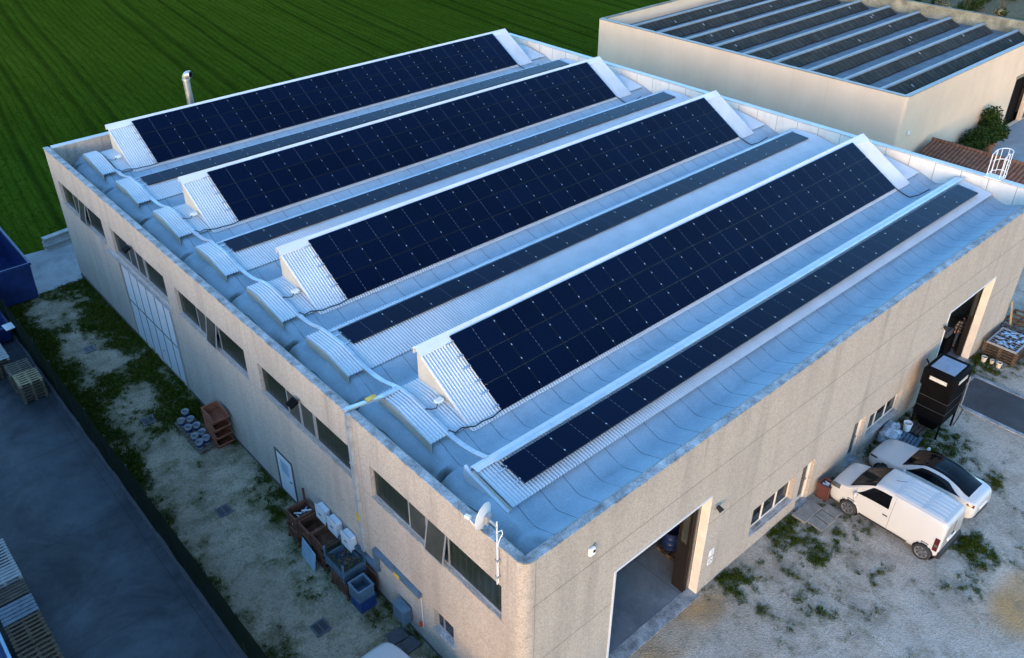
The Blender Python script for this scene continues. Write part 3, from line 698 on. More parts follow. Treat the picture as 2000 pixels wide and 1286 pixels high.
# field sward: coarse clumps near the warehouse that roughen the crop
def field_c(x,y): return 1.0
def sward():
    rnd=random.Random(5); vs=[];fs=[];tint=[]; k=0
    while k<30000:
        x=rnd.uniform(-30,62); y=rnd.uniform(36.2,105)
        if -14<x<2 and y<41.5: continue
        if rnd.random()>1.15-(y-36)/95 : continue
        d=((x*.9914-y*.1305)+3.0*0)%.62; 
        if d<.16 and rnd.random()<.75: continue
        k+=1; h=rnd.uniform(.07,.15); tn=max(0,min(1,.36+.28*noise.noise((x*.3,y*.3,1))+rnd.gauss(0,.09)))*.75
        for b in range(3):
            a=rnd.uniform(0,2*PI); l=h*rnd.uniform(.7,1.2); w=h*.22; le=l*.8; o_=len(vs); px,py=-math.sin(a)*w,math.cos(a)*w; z=-.13
            vs+=[(x-px,y-py,z),(x+px,y+py,z),(x+math.cos(a)*le,y+math.sin(a)*le,z+l)]; fs.append((o_,o_+1,o_+2)); tint+=[tn]*3
    me=bpy.data.meshes.new('crop_sward'); me.from_pydata(vs,[],fs); me.materials.append(M['grass'])
    ca=me.color_attributes.new('tint','FLOAT_COLOR','POINT'); ca.data.foreach_set('color',[q for t in tint for q in(t,0,0,1)])
    o=bpy.data.objects.new('crop_sward',me); COL.objects.link(o); tag(o,'short green cereal crop covering the field behind the warehouse','crop',None,'stuff')
sward()
# loose stones on both yards
def stones():
    rnd=random.Random(11); mb=MB()
    for i in range(2600):
        if i<1300: x,y=rnd.uniform(-4.4,-.1),rnd.uniform(3,34)
        else: x,y=rnd.uniform(5,30),rnd.uniform(-8,-.1)
        if i>=1300 and 24.2<x<27.1: continue
        s=rnd.uniform(.012,.035)*(1.8 if rnd.random()<.05 else 1); a=rnd.uniform(0,PI); c_,s_=math.cos(a)*s,math.sin(a)*s
        mb.add([(x-c_,y-s_,0),(x+s_,y-c_,0),(x+c_,y+s_,0),(x-s_,y+c_,0),(x+.3*c_,y+.2*s_,s*.9)],[(0,1,4),(1,2,4),(2,3,4),(3,0,4)])
    o=mb.build('loose_stones',M['paver']); tag(o,'small loose stones strewn over the gravel beside the warehouse','stones',None,'stuff')
stones()
# ------------------------------------------------------------------ tan warehouse behind
TX0,TX1,TY0,TY1,TH2=41.4,64.3,11.35,36.2,6.5
T2=thing('tan_warehouse','smooth tan warehouse with dark ribbed roof behind its parapet, top right','building',(0,0,0))
TD=(58.6,61.9,0,3.9)
WA=WH; 
wall('wall',M['wall_tan'],'x',TX0,1,TY0+.25,TY1,-.1,TH2,[],T2,.25)
wall('wall',M['wall_tan'],'y',TY0,1,TX0+.25,TX1,-.1,TH2,[TD],T2,.25)
wall('wall',M['wall_tan'],'x',TX1,-1,TY0+.25,TY1,-.1,TH2,[],T2,.25); wall('wall',M['wall_tan'],'y',TY1,-1,TX0+.25,TX1-.25,-.1,TH2,[],T2,.25)
MB().grid(9,2,lambda i,j:(TX0+.25-.25*math.cos(PI/2*i/8),TY0+.25-.25*math.sin(PI/2*i/8),(-.1,TH2)[j])).build('corner_panel',M['wall_tan'],T2,True)
def coping2(pts,w,z0,z1,mat):
    global WH
    keep=WH; WH=T2; o=coping(pts,w,z0,z1,mat); WH=keep
coping2([(TX0-.03,TY1),(TX0-.03,TY0+.25)]+[(TX0+.25-.28*math.cos(PI/2*i/6),TY0+.25-.28*math.sin(PI/2*i/6)) for i in range(1,6)]+[(TX0+.25,TY0-.03),(TX1+.03,TY0-.03)],.32,TH2,TH2+.07,M['ridge_cap'])
coping2([(TX1+.03,TY0+.2),(TX1+.03,TY1+.03),(TX0+.2,TY1+.03)],.32,TH2-.003,TH2+.06,M['parapet_moss'])
MB().box(TX1-.27,TY0+.3,5.0,TX1-.255,TY1-.3,TH2-.02).build('parapet_lining',M['parapet_moss'],T2)
MB().box(TX0+.3,TY0+.3,5.0,TX1-.3,TY1-.3,5.58).build('roof_gutter',M['fibro_gutter'],T2)
rnd=random.Random(3)
for k in range(9):
    yr=13.75+2.55*k; z=6.10
    sl=MB(); n=int((TX1-TX0-1.6)/1.1)
    for i in range(n):                                              # individual fibre-cement sheets with uneven lower ends
        a=TX0+.55+i*(TX1-TX0-1.75)/n; b2=a+(TX1-TX0-1.75)/n+.01; dl=rnd.uniform(-.03,.03); dz=rnd.uniform(-.008,.008)
        sl.prism([(yr-.88+dl,5.66+dz),(yr+.02,z+dz*.4),(yr+.02,z-.05),(yr-.86+dl,5.60+dz)],'x',a,b2)
    ro=sl.build('fibre_cement_slope',M['fibro'],T2)
    MB().prism([(yr+.0,z-.02),(yr+.40,5.57),(yr+.32,5.55),(yr-.05,z-.1)],'x',TX0+.6,TX1-1.25).build('back_slope',M['fibro_gutter'],T2)
    MB().prism([(yr-.13,z-.05),(yr-.12,z+.035),(yr,z+.065),(yr+.12,z+.035),(yr+.13,z-.05)],'x',TX0+.3,TX1-1.15).build('ridge_cap',M['ridge_cap'],ro)
    for i in range(2):
        x=rnd.uniform(TX0+2,TX1-3); f=rnd.uniform(.2,.7)
        MB().box(x,-.11,.0,x+.11,.11,.02,Matrix.Translation((0,yr-.86*(1-f),5.68+.43*f))@Matrix.Rotation(R(27),4,'X')).build('repair_patch',M['ridge_cap'],ro)
o=MB()
x0,x1,z0,z1=TD[0],TD[1],0,TD[3]
o.box(x0-.12,TY0-.05,z1,x1+.3,TY0+.02,z1+.22)
td=o.build('door_lintel',M['parapet_moss'],T2)
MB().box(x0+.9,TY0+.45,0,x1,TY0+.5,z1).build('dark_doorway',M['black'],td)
MB().box(x0,TY0+.42,0,x0+.9,TY0+.5,z1).build('door_leaf',M['cream'],td)
gm=MB()
for i in range(10): gm.box(62.3+.12*i,TY0-.06,.15,62.33+.12*i,TY0-.03,1.4)
gm.box(62.3,TY0-.07,1.38,63.45,TY0-.02,1.43).box(62.3,TY0-.07,.12,63.45,TY0-.02,.17); gm.build('barred_opening',M['frame_dark'],T2)
# ------------------------------------------------------------------ tiled outbuilding
TB=thing('tiled_outbuilding','low outbuilding with brown terracotta tile roof behind the right parapet','building',(45.4,6.5,0))
def rel(o,p): o.location=Vector(o.location)-p.location; o.parent=p; return o
def tiles(x0,x1,z0,z1,y0,y1,mat):
    mb=MB(); ny=int((y1-y0)/.24*6); 
    for r in range(9):
        f0,f1=r/9,(r+1)/9+.012
        mb.grid(ny+1,2,lambda i,j:(x0+(x1-x0)*(f0,f1)[j],y0+(y1-y0)*i/ny,z0+(z1-z0)*(f0,f1)[j]+.045*abs(math.cos(PI*((y1-y0)*i/ny)/.24))+(.03 if j else 0)))
    return mb
rel(tiles(45.4,41.9,3.0,1.95,1.6,10.85,0).build('tiled_slope',M['tile_brown']),TB)
rel(tiles(45.4,47.3,3.0,2.35,1.6,10.85,0).build('tiled_slope',M['fibro']),TB)
w=MB(); w.tube([(45.4,1.55,3.04),(45.4,10.9,3.04)],.11,8); rel(w.build('ridge_tile',M['tile_brown']),TB)
w=MB(); w.prism([(42.2,-.05),(42.2,1.98),(45.4,2.92),(47.1,2.35),(47.1,-.05)],'y',1.75,10.7); rel(w.build('wall',M['plain_wall']),TB)
# ------------------------------------------------------------------ unseen hall, added to shade the lot and lower left wall
NB=thing('added_shade_hall','plain grey hall out of view, added to shade the concrete lot and left wall','building',(-20,18,0))
NH=7.8
rel(MB().box(-32,-3,-.1,-14,46,NH).build('wall',M['plain_wall']),NB)
rel(MB().prism([(-32.3,NH+.01),(-13.7,NH+.01),(-13.7,NH+.2),(-23,NH+1.2),(-32.3,NH+.2)],'y',-3.3,46.3).build('roof',M['fibro_gutter']),NB)
for i in range(6): rel(MB().box(-14.02,2+7*i,2.5,-13.97,6+7*i,3.8).build('window',M['glass_grey']),NB)
# ------------------------------------------------------------------ fence between lot and yard
F=thing('mesh_fence','dark green net fence with thin posts between the concrete lot and the gravel yard','fence',(-4.6,15,0))
for i in range(19):
    y=-3+i*2.15
    rel(MB().tube([(-4.55,y,-.05),(-4.55,y,2.12)],.028,8).build('post',M['dark_green']),F)
def netmesh():
    mb=MB(); ny=160; y0,y1=-4,36
    mb.grid(ny,6,lambda i,j:(-4.58+.05*noise.noise(((y0+(y1-y0)*i/(ny-1))*.9,j*.5,3)),y0+(y1-y0)*i/(ny-1),.12+(1.93+.05*noise.noise(((y0+(y1-y0)*i/(ny-1))*.6,8,0)))*j/5)); return mb
rel(netmesh().build('shade_net',M['net'],None,True),F)
rel(MB().box(-4.70,-5,-.1,-4.52,36.2,.15).build('base_kerb',M['paver_dark']),F)
NTH=["first","second","third","fourth","fifth","sixth","seventh","eighth","ninth"]
# ------------------------------------------------------------------ wall and roof fittings
def T(x,y,z): return Matrix.Translation((x,y,z))
def Rz(a): return Matrix.Rotation(a,4,'Z')
# cable tray over the roof: main run and branch
def trayline(mb,pts,w,h,up=Vector((0,0,1))):
    pts=[Vector(p) for p in pts]
    L_=[]
    for i,p in enumerate(pts):
        a=pts[max(i-1,0)];b=pts[min(i+1,len(pts)-1)]; t=(b-a).normalized(); s=t.cross(up).normalized(); n=s.cross(t).normalized()
        L_.append([p-s*w/2,p+s*w/2,p+s*w/2+n*h,p-s*w/2+n*h])
    vs=[q for r in L_ for q in r]; fs=[]
    for i in range(len(pts)-1):
        for k in range(4): fs.append((i*4+k,i*4+(k+1)%4,i*4+4+(k+1)%4,i*4+4+k))
    fs+=[(3,2,1,0),tuple((len(pts)-1)*4+k for k in range(4))]; mb.add(vs,fs)
def roofz(y):
    for c in COVERS:
        p=cov_prof(c)
        if p[0][0]<=y<=p[-1][0]: return covz(c,y)+.06
    return None
pts=[];y=3.78
while y<31.7:
    z=roofz(y)
    if z is None:
        y0=max(c[3]-.05 for c in COVERS if c[3]<=y+.1); y1=min(c[1] for c in COVERS if c[1]>=y); f=(y-y0)/(y1-y0); z=7.0*(1-f)+6.75*f-.10*math.sin(PI*f)
    pts.append((2.04,y,z)); y+=.3
ct=thing('cable_tray','galvanised cable tray running the length of the roof past the left ends of all arrays','cable tray',(2.04,3.78,7.0),0)
def relto(o,t): o.location=Vector(o.location)-t.location; o.parent=t; return o
mb=MB(); trayline(mb,pts,.17,.055); relto(mb.build('tray_run',M['galv']),ct)
mb=MB(); trayline(mb,[(2.0,7.93,7.06),(1.35,7.90,7.12),(.0,7.78,7.42),(-.10,7.76,7.42)],.15,.06); relto(mb.build('tray_branch',M['galv']),ct)
relto(MB().box(.75,7.80,7.27,1.1,7.96,7.29,).build('warning_label',M['yellow'],loc=(0,0,.055)),ct)
mb=MB(); trayline(mb,[(2.1,3.46,7.08),(6,3.46,7.08),(31,3.46,7.08)],.11,.04); relto(mb.build('array_tray',M['galv']),ct)
for k in range(3):
    y=RY[k]+4.22; mb=MB(); trayline(mb,[(2.1,y,6.95),(30.6,y,6.95)],.08,.035); relto(mb.build('array_tray',M['galv']),ct)
# vertical trunking on the left wall and the lower runs
dt=thing('wall_trunking','vertical grey cable trunking with orange tag down the left wall','cable trunking',(-.05,7.66,1.6))
relto(MB().box(-.13,7.58,1.6,-.003,7.74,7.40).build('trunking',M['galv']),dt)
relto(MB().box(-.145,7.59,3.0,-.131,7.73,3.35).build('warning_label',M['yellow']),dt)
for z in(2.2,3.9,5.4,6.9): relto(MB().box(-.138,7.54,z,-.002,7.78,z+.05).build('bracket',M['alu']),dt)
d2=thing('cable_duct','blue-grey metal cable duct stepping along the lower left wall with a yellow tag','cable duct',(-.05,6,1.5))
relto(MB().box(-.15,6.98,1.30,-.003,10.4,1.44).build('lower_run',M['steel_blue']),d2)
relto(MB().box(-.16,6.83,1.26,-.003,6.98,2.27).build('riser',M['steel_blue']),d2)
relto(MB().box(-.15,4.5,2.13,-.003,6.83,2.27).build('upper_run',M['steel_blue']),d2)
relto(MB().box(-.162,5.5,2.12,-.151,5.78,2.26).build('warning_label',M['yellow']),d2)
# inverters
proto=None
for i,(y,lab) in enumerate(((10.05,'white inverter box on the left wall, farthest from the corner and nearest the white door'),(9.28,'white inverter box on the left wall, middle one above the crates'),(8.42,'white inverter box on the left wall beside the vertical trunking'))):
    if not proto:
        t=thing('inverter',lab,'inverter',(0,y,1.55),0,'inverters on the left wall'); proto=t
        MB().cbox(-.27,-.27,-.26,-.02,.27,.28,.03).build('housing',M['inv_white'],t)
        MB().cbox(-.31,-.30,-.30,-.272,.30,.32,.012).build('front_cover',M['inv_white'],t)
        MB().box(-.316,-.08,-.02,-.311,.08,.03).build('display',M['black'],t)
        MB().box(-.22,-.2,-.30,-.06,.2,-.262).build('connector_strip',M['black'],t)
    else:
        t=copy_tree(proto); t.location=(0,y,1.55); t['label']=lab
for i,(y,lab) in enumerate(((9.72,'small pale switch box low on the wall between the far and middle inverters'),(8.9,'small pale switch box low on the wall between the middle and near inverters'))):
    t=thing('switch_box',lab,'switch box',(0,y,1.0),0,'switch boxes under the inverters')
    MB().cbox(-.2,-.2,0,-.01,.2,.26,.02).build('housing',M['panel_blue'],t); MB().box(-.22,-.1,.26,-.1,.1,.33).build('switch',M['steel_blue'],t)
    MB().tube([(-.1,0,.3),(-.16,.12,.45),(-.1,.25,.52)],.03).build('conduit',M['frame_grey'],t)
t=thing('meter_cabinet','blue-grey electrical cabinet on a pipe beside the left wall, near the small window','cabinet',(-.2,5.4,.1))
MB().cbox(-.17,-.30,.38,.14,.30,.98,.015).build('cabinet_body',M['steel_blue'],t); MB().box(-.178,-.26,.42,-.171,.26,.94).build('cabinet_door',M['steel_blue'],t)
MB().tube([(0,0,-.1),(0,0,.4)],.035).build('pipe',M['galv'],t)
t=thing('alarm_button','small red alarm box with a white wire on the left wall near the small window','alarm',(-.02,4.62,.78))
MB().cbox(-.08,-.06,-.07,0,.06,.07,.01).build('housing',M['orange_red'],t); MB().tube([(-.01,-.09,-.1),(-.012,-.09,1.35)],.008,6).build('wire',M['plastic_white'],t)
# floodlights
fp=None
for y,lab in((25.0,'small black floodlight over the far left-wall window above the gate'),(10.9,'small black floodlight over the left-wall window next to the door')):
    if not fp:
        t=thing('floodlight',lab,'floodlight',(0,y,5.78),0,'floodlights on the left wall'); fp=t
        MB().tube([(0,0,.15),(-.16,0,.2)],.02).build('arm',M['frame_dark'],t)
        m=T(-.26,0,.17)@Matrix.Rotation(R(-25),4,'Y'); b=MB().cbox(-.16,-.18,-.04,.16,.18,.04,.015,m).build('lamp_head',M['black'],t)
        MB().box(-.13,-.15,-.046,.13,.15,-.041,m).build('lens',M['lamp_clear'],b)
    else: t=copy_tree(fp); t.location=(0,y,5.78); t['label']=lab
for (x,z,lab) in((8.22,3.86,'small dark wall lamp beside the near gate'),(23.36,3.9,'small dark wall lamp beside the far gate')):
    t=thing('wall_lamp',lab,'wall lamp',(x,0,z),0,'small lamps beside the gates'); MB().cbox(-.09,-.05,-.09,.09,-.002,.09,.01).build('back_plate',M['frame_grey'],t)
    mb=MB(); mb.lathe([(.0,-.02),(.07,0),(.1,.2),(.085,.2),(0,.16)],14,T(0,-.06,.03)@Matrix.Rotation(R(115),4,'X')); mb.build('lamp_head',M['fold_brown'],t,40)
t=thing('alarm_siren','white alarm siren box high on the front wall above the near gate','siren',(2.36,0,6.2))
MB().cbox(-.11,-.11,-.12,.11,-.002,.12,.025).build('housing',M['plastic_white'],t); MB().lathe([(0,0),(.045,0),(.045,.012)],12,T(.03,-.112,.02)@Matrix.Rotation(R(90),4,'X')).build('flash_lens',M['black'],t)
MB().tube([(.09,-.03,.11),(.15,-.02,.17)],.015).build('cable_gland',M['frame_dark'],t)
for z,lab,up in((1.62,'white square notice above another beside the near gate jamb',True),(1.22,'white square notice with a dark ring symbol beside the near gate',False)):
    t=thing('wall_sign',lab,'sign',(8.42,-.012,z)); MB().box(-.13,-.006,-.15,.13,.006,.15).build('plate',M['plastic_white'],t)
    if up: MB().box(-.02,-.012,-.09,.07,-.008,.09).build('pictogram',M['sign_grey'],t)
    else:
        mb=MB(); mb.lathe([(.055,0),(.085,0)],20,T(0,-.0085,0)@Matrix.Rotation(R(90),4,'X')); mb.build('pictogram',M['frame_dark'],t)
# dish
t=thing('satellite_dish','grey satellite dish on a wall mast at the near roof corner, seen from behind','satellite dish',(-.09,.9,6.1))
MB().tube([(0,0,-.1),(0,0,2.12)],.022,10).build('mast',M['dish'],t)
for z in(.15,.75): MB().box(-.04,-.05,z,.09,.05,z+.05).build('wall_bracket',M['frame_grey'],t)
ax=Vector((-.27,.96,.05)).normalized(); q=ax.to_track_quat('Z','Y').to_matrix().to_4x4(); Md=T(-.05,.34,2.02)@q
mb=MB(); prof=[(.0,0),(.11,.008),(.23,.033),(.35,.075),(.43,.11),(.445,.12),(.43,.118)]; mb.lathe(prof,32,Md@Matrix.Diagonal((.80,.90,.8,1))); d=mb.build('reflector',M['dish'],t,True)
MB().box(-.09,-.13,-.10,.09,.13,-.02,Md).tube([Md@Vector((0,0,-.05)),(0,0,1.95)],.035,8).build('bracket',M['frame_grey'],d)
MB().tube([Md@Vector((0,-.42,.09)),Md@Vector((0,-.5,.30)),Md@Vector((0,-.32,.55))],.018,8).build('feed_arm',M['dish'],t)
MB().cbox(-.05,-.05,-.1,.05,.05,.06,.015,T(*(Md@Vector((0,-.30,.56))))@q).build('receiver',M['plastic_white'],t)
MB().tube([(.02,0,1.75),(.16,.0,1.72),(.2,.02,1.55),(.08,.0,1.45),(.03,0,1.3),(.03,-.01,.2),(.03,-.02,-.05)],.014,6).build('cable',M['plastic_white'],t)
# flue
t=thing('flue_pipe','tall stainless flue pipe with an elbow rising behind the farthest shed, at the field','flue',(8.05,35.95,0))
MB().tube([(0,0,0),(0,0,9.05)],.19,18).build('pipe',M['flue'],t,40)
mb=MB(); el=[(0.0+.17*(1-math.cos(a)),-.0-.22*(1-math.cos(a)),9.05+.26*math.sin(a)) for a in [PI/2*i/6*1.12 for i in range(7)]]
mb.tube(el,.2,18,False); mb.tube([el[-1],Vector(el[-1])+(Vector(el[-1])-Vector(el[-2]))*.05],[.2,.16],18,True); mb.build('elbow',M['flue'],t,60)
e2=(Vector(el[-1])-Vector(el[-2])).normalized(); mb=MB(); mb.lathe([(0,0),(.165,0)],18,T(*(Vector(el[-1])+e2*.012))@e2.to_track_quat('Z','Y').to_matrix().to_4x4()); mb.build('dark_mouth',M['black'],t)
for z in(5.0,7.2,9.0): mb=MB(); mb.lathe([(.196,0),(.215,.0),(.215,.05),(.196,.05)],18,T(0,0,z)); mb.build('clamp_ring',M['galv'],t)
# ladder cage
t=thing('cage_ladder','white safety-cage ladder topping out over the right parapet','ladder',(31.5,2.35,0))
mb=MB()
for y in(-.28,.28): mb.tube([(.12,y,.3),(.12,y,8.45),(.0,y,8.55),(-.35,y,8.45),(-.35,y,7.45)],.022,8)
mb.build('side_rail',M['white_sheet'],t)
mb=MB()
for i in range(24): mb.tube([(.12,-.28,.4+.3*i),(.12,.28,.4+.3*i)],.014,6)
mb.build('rung',M['white_sheet'],t)
hz=[2.6,3.4,4.2,5.0,5.8,6.6,7.45,7.98,8.5]
def hoop(z): return [(.12+.62*math.sin(PI*i/12),-.33*math.cos(PI*i/12)*1.0,z) for i in range(13)]
for z in hz: mb=MB(); mb.tube(hoop(z),.022,8); mb.build('cage_hoop',M['white_sheet'],t,60)
for i in(1,3,6,9,11):
    x,y,_=hoop(0)[i]; MB().tube([(x,y,2.6),(x,y,8.5)],.016,6).build('cage_bar',M['white_sheet'],t)
MB().box(-.42,-.36,7.36,.14,.36,7.40).build('step_plate',M['white_sheet'],t)
# roof cables and a junction box per shed
for k,ry in enumerate(RY):
    nm=['nearest','second','third','farthest'][k]
    zb=6.66; y=ry-2.76
    t=tag(MB().tube([(4.0,y+.1,zb+.03),(3.6,y+.0,zb+.05),(3.2,y+.05,zb+.06),(2.9,y+.0,zb+.08),(2.5,y+.18,zb+.12),(2.25,y+.15,zb+.10),(2.1,y+.3,zb+.18)],.022,6).build('array_cable',M['cable'],None,True),f'black cable looping off the bottom left of the {nm} three-row solar array','cable',group='cables from the arrays')
    t=thing('junction_box',f'small white junction box with cable at the foot of the {nm} shed gable','junction box',(2.62,ry-1.35,6.98))
    MB().cbox(-.14,-.1,0,.14,.1,.1,.015).build('housing',M['plastic_white'],t); MB().tube([(-.12,-.08,.05),(-.25,-.2,.0),(-.42,-.15,.02),(-.55,-.05,.05)],.018,6).build('cable',M['cable'],t,True)
    MB().tube([(.05,-.1,.05),(.14,-.3,.03),(.15,-.7,-.05),(.18,-1.0,-.14)],.014,6).build('conduit',M['galv'],t)
    tag(MB().tube([(28.4,ry-2.70,6.70),(28.55,ry-3.0,6.50),(28.7,ry-3.3,6.36),(28.9,ry-3.6,6.50),(29.1,ry-3.95,6.86)],.026,6).build('array_cable',M['cable'],None,True),f'black cable hanging from the right end of the {nm} three-row array into the gutter','cable',group='cables from the arrays')
tag(MB().tube([(2.15,3.3,7.0),(2.25,3.15,6.93),(2.45,3.05,6.92),(2.6,3.1,6.97)],.024,6).build('array_cable',M['cable'],None,True),'black cable loop at the left end of the single-row array along the near facade','cable',group='cables from the arrays')
# ------------------------------------------------------------------ crates along the left wall
def crate(name,label,loc,w,d,h,mat,cat='crate',legs=True,rz=0,ribs=True,open_side=None,group=None,rim=.05):
    t=thing(name,label,cat,loc,rz,group); z0=.1 if legs else 0; mb=MB(); th=.03
    mb.box(-w/2,-d/2,z0,w/2,d/2,z0+.03)
    for s,a in(('-x',(-w/2,-d/2,-w/2+th,d/2)),('+x',(w/2-th,-d/2,w/2,d/2)),('-y',(-w/2+th,-d/2,w/2-th,-d/2+th)),('+y',(-w/2+th,d/2-th,w/2-th,d/2))):
        mb.box(a[0],a[1],z0+.03,a[2],a[3],h*(.55 if s==open_side else 1))
        if ribs:
            n=5
            for i in range(n):
                f=(i+.5)/n
                if s[1]=='x': y=-d/2+d*f; x=a[0]-.015 if s[0]=='-' else a[2]; mb.box(x,y-.03,z0+.06,x+.015,y+.03,h*(.5 if s==open_side else .94))
                else: x=-w/2+w*f; y=a[1]-.015 if s[0]=='-' else a[3]; mb.box(x-.03,y,z0+.06,x+.03,y+.015,h*(.5 if s==open_side else .94))
    mb.build('crate_body',mat,t)
    r=MB()
    for a in((-w/2-.02,-d/2-.02,-w/2+rim,d/2+.02),(w/2-rim,-d/2-.02,w/2+.02,d/2+.02),(-w/2+rim,-d/2-.02,w/2-rim,-d/2+rim),(-w/2+rim,d/2-rim,w/2-rim,d/2+.02)): r.box(a[0],a[1],h,a[2],a[3],h+.035)
    r.build('rim',mat,t)
    if legs:
        for x in(-1,1):
            for y in(-1,1): MB().box(x*w/2-.04,y*d/2-.04,0,x*w/2+.04,y*d/2+.04,z0).build('foot',mat,t)
    return t
crate('metal_crate','rusty metal crate under the junk-filled crate, far end of the pile',(-.58,10.98,0),.84,.68,.56,M['rust'])
t=crate('metal_crate','tall rusty crate filled with silver and blue scrap at the far end of the pile',(-.56,11.0,.60),.82,.66,.62,M['rust'])
sc=thing('scrap_heap','tangled silver and blue metal scrap inside the top rusty crate','scrap',(-.56,11.0,.75)); rr=random.Random(4)
for i in range(16):
    m=T(rr.uniform(-.28,.28),rr.uniform(-.2,.2),rr.uniform(.05,.3))@Rz(rr.uniform(0,3))@Matrix.Rotation(rr.uniform(-.5,.5),4,'X'); l=rr.uniform(.1,.3)
    MB().box(-l,-.03,-.01,l,.03,.02,m).build('scrap_piece',M[('alu','panel_blue','plastic_white','steel_blue')[i%4]],sc)
crate('metal_crate','rusty crate holding up the dark empty crate in the pile',(-.5,10.22,0),.86,.78,.56,M['rust'])
crate('metal_crate','dark rusty empty crate in the top layer next to the scrap-filled one',(-.5,10.22,.60),.84,.78,.56,M['rust'])
tag(MB().box(-.03,-.04,0,.03,.04,.55).build('post_stub',M['rust'],None,loc=(-.16,11.42,1.15)),'short rusty post standing at the back corner of the scrap crate','post')
def tray(name,label,loc,w,d,h,mat,group=None,parent=None):
    """open-fronted stacking bin, front lip slanted towards -y"""
    t=thing(name,label,'stacking bin',loc,0,group); th=.025
    mb=MB(); mb.box(-w/2,-d/2+.16,0,w/2,d/2,.03); mb.box(-w/2,d/2-th,.03,w/2,d/2,h)
    for x in(-w/2,w/2-th): mb.prism([(-d/2+.16,.03),(-d/2,.30*h+.1),(-d/2+.22,h),(d/2-th,h),(d/2-th,.03)],'x',x,x+th)
    mb.build('bin_body',mat,t)
    m=MB(); m.prism([(-d/2+.16,.0),(-d/2-.01,.32*h+.1),(-d/2+.01,.32*h+.12),(-d/2+.19,.03)],'x',-w/2+.0,w/2-.0); m.prism([(-d/2-.01,.32*h+.1),(-d/2-.035,.32*h+.13),(-d/2-.01,.32*h+.15),(-d/2+.012,.32*h+.12)],'x',-w/2,w/2); m.build('front_lip',mat,t)
    r=MB(); r.box(-w/2-.015,-d/2+.22,h,-w/2+.04,d/2,h+.03); r.box(w/2-.04,-d/2+.22,h,w/2+.015,d/2,h+.03); r.box(-w/2+.04,d/2-.05,h,w/2-.04,d/2+.01,h+.03); r.build('rim',mat,t)
    return t
ordn=['bottom','second','third','top']
for i in range(4): tray('stacking_bin',f'red-brown open-fronted steel bin, {ordn[i]} one of the tall stack beside the white buckets',(-.50,17.72+.015*i,.40*i),.68,1.06,.37,M['rust_tray'],'red-brown bin stack by the buckets')
for i in range(4): tray('stacking_bin',f'dark rusty open-fronted bin, {ordn[i]} one of the stack in the middle of the crate pile',(-.52,9.38,.30*i),.72,.82,.275,M['rust'],'rusty bins in the crate pile')
crate('metal_crate','rusty slatted crate under the green wire-mesh crate',(-.55,7.98,0),.84,1.0,.62,M['rust'],ribs=True)
t=thing('mesh_crate','blue-grey crate with raised mossy green wire-mesh sides in the crate pile','crate',(-.53,8.2,.70))
w,d=.82,1.12; mb=MB(); mb.box(-w/2,-d/2,0,w/2,d/2,.03)
for a in((-w/2,-d/2,-w/2+.03,d/2),(w/2-.03,-d/2,w/2,d/2),(-w/2+.03,-d/2,w/2-.03,-d/2+.03),(-w/2+.03,d/2-.03,w/2-.03,d/2)): mb.box(a[0],a[1],.03,a[2],a[3],.42)
mb.build('crate_body',M['steel_blue'],t)
for x in(-1,1):
    for y in(-1,1): MB().box(x*(w/2+.005)-.03,y*(d/2+.005)-.03,-.06,x*(w/2+.005)+.03,y*(d/2+.005)+.03,.8).build('corner_post',M['steel_blue'],t)
ms=MB()
for i in range(9):
    f=i/8
    for x in(-w/2,w/2): ms.tube([(x,-d/2+d*f,.42),(x,-d/2+d*f,.78)],.006,4); ms.tube([(x,-d/2,.42+.36*f),(x,d/2,.42+.36*f)],.006,4)
    for y in(-d/2,d/2): ms.tube([(-w/2+w*f,y,.42),(-w/2+w*f,y,.78)],.006,4); ms.tube([(-w/2,y,.42+.36*f),(w/2,y,.42+.36*f)],.006,4)
ms.build('wire_mesh',M['dark_green'],t)
mo=MB(); rr=random.Random(9)
for i in range(60):
    x,y,s=rr.uniform(-.34,.34),rr.uniform(-.48,.48),rr.uniform(.03,.09); mo.lathe([(0,s),(s*.8,s*.5),(s,0),(s*.6,-s*.3)],6,T(x,y,.18+rr.uniform(0,.12))@Matrix.Rotation(rr.uniform(0,3),4,'X'))
tag(mo.build('debris_heap',M['scrub'],None,loc=(-.53,8.2,.70)),'grey-green rubble lying in the wire-mesh crate','rubble')
crate('bin_box','blue steel box at the bottom of the near end of the crate pile',(-.66,7.02,0),.60,.62,.50,M['blue_dark'],'box',False)
crate('bin_box','dark blue-grey open box stacked on the blue box at the near end',(-.70,7.0,.52),.60,.60,.50,M['steel_blue'],'box',False,ribs=False)
tag(MB().cbox(-.02,-.36,0,.02,.36,1.0,.008).build('leaning_board',M['rust'],None,loc=(-.09,7.35,.0)),'brown rusty board standing against the wall behind the blue boxes','board')
o=tag(MB().cbox(-.015,-.5,0,.015,.5,.78,.006).build('leaning_sheet',M['panel_blue'],None,loc=(-1.16,9.75,0),rot=(0,R(9),R(-4))),'pale blue sheet leaning on the front of the crate pile','sheet')
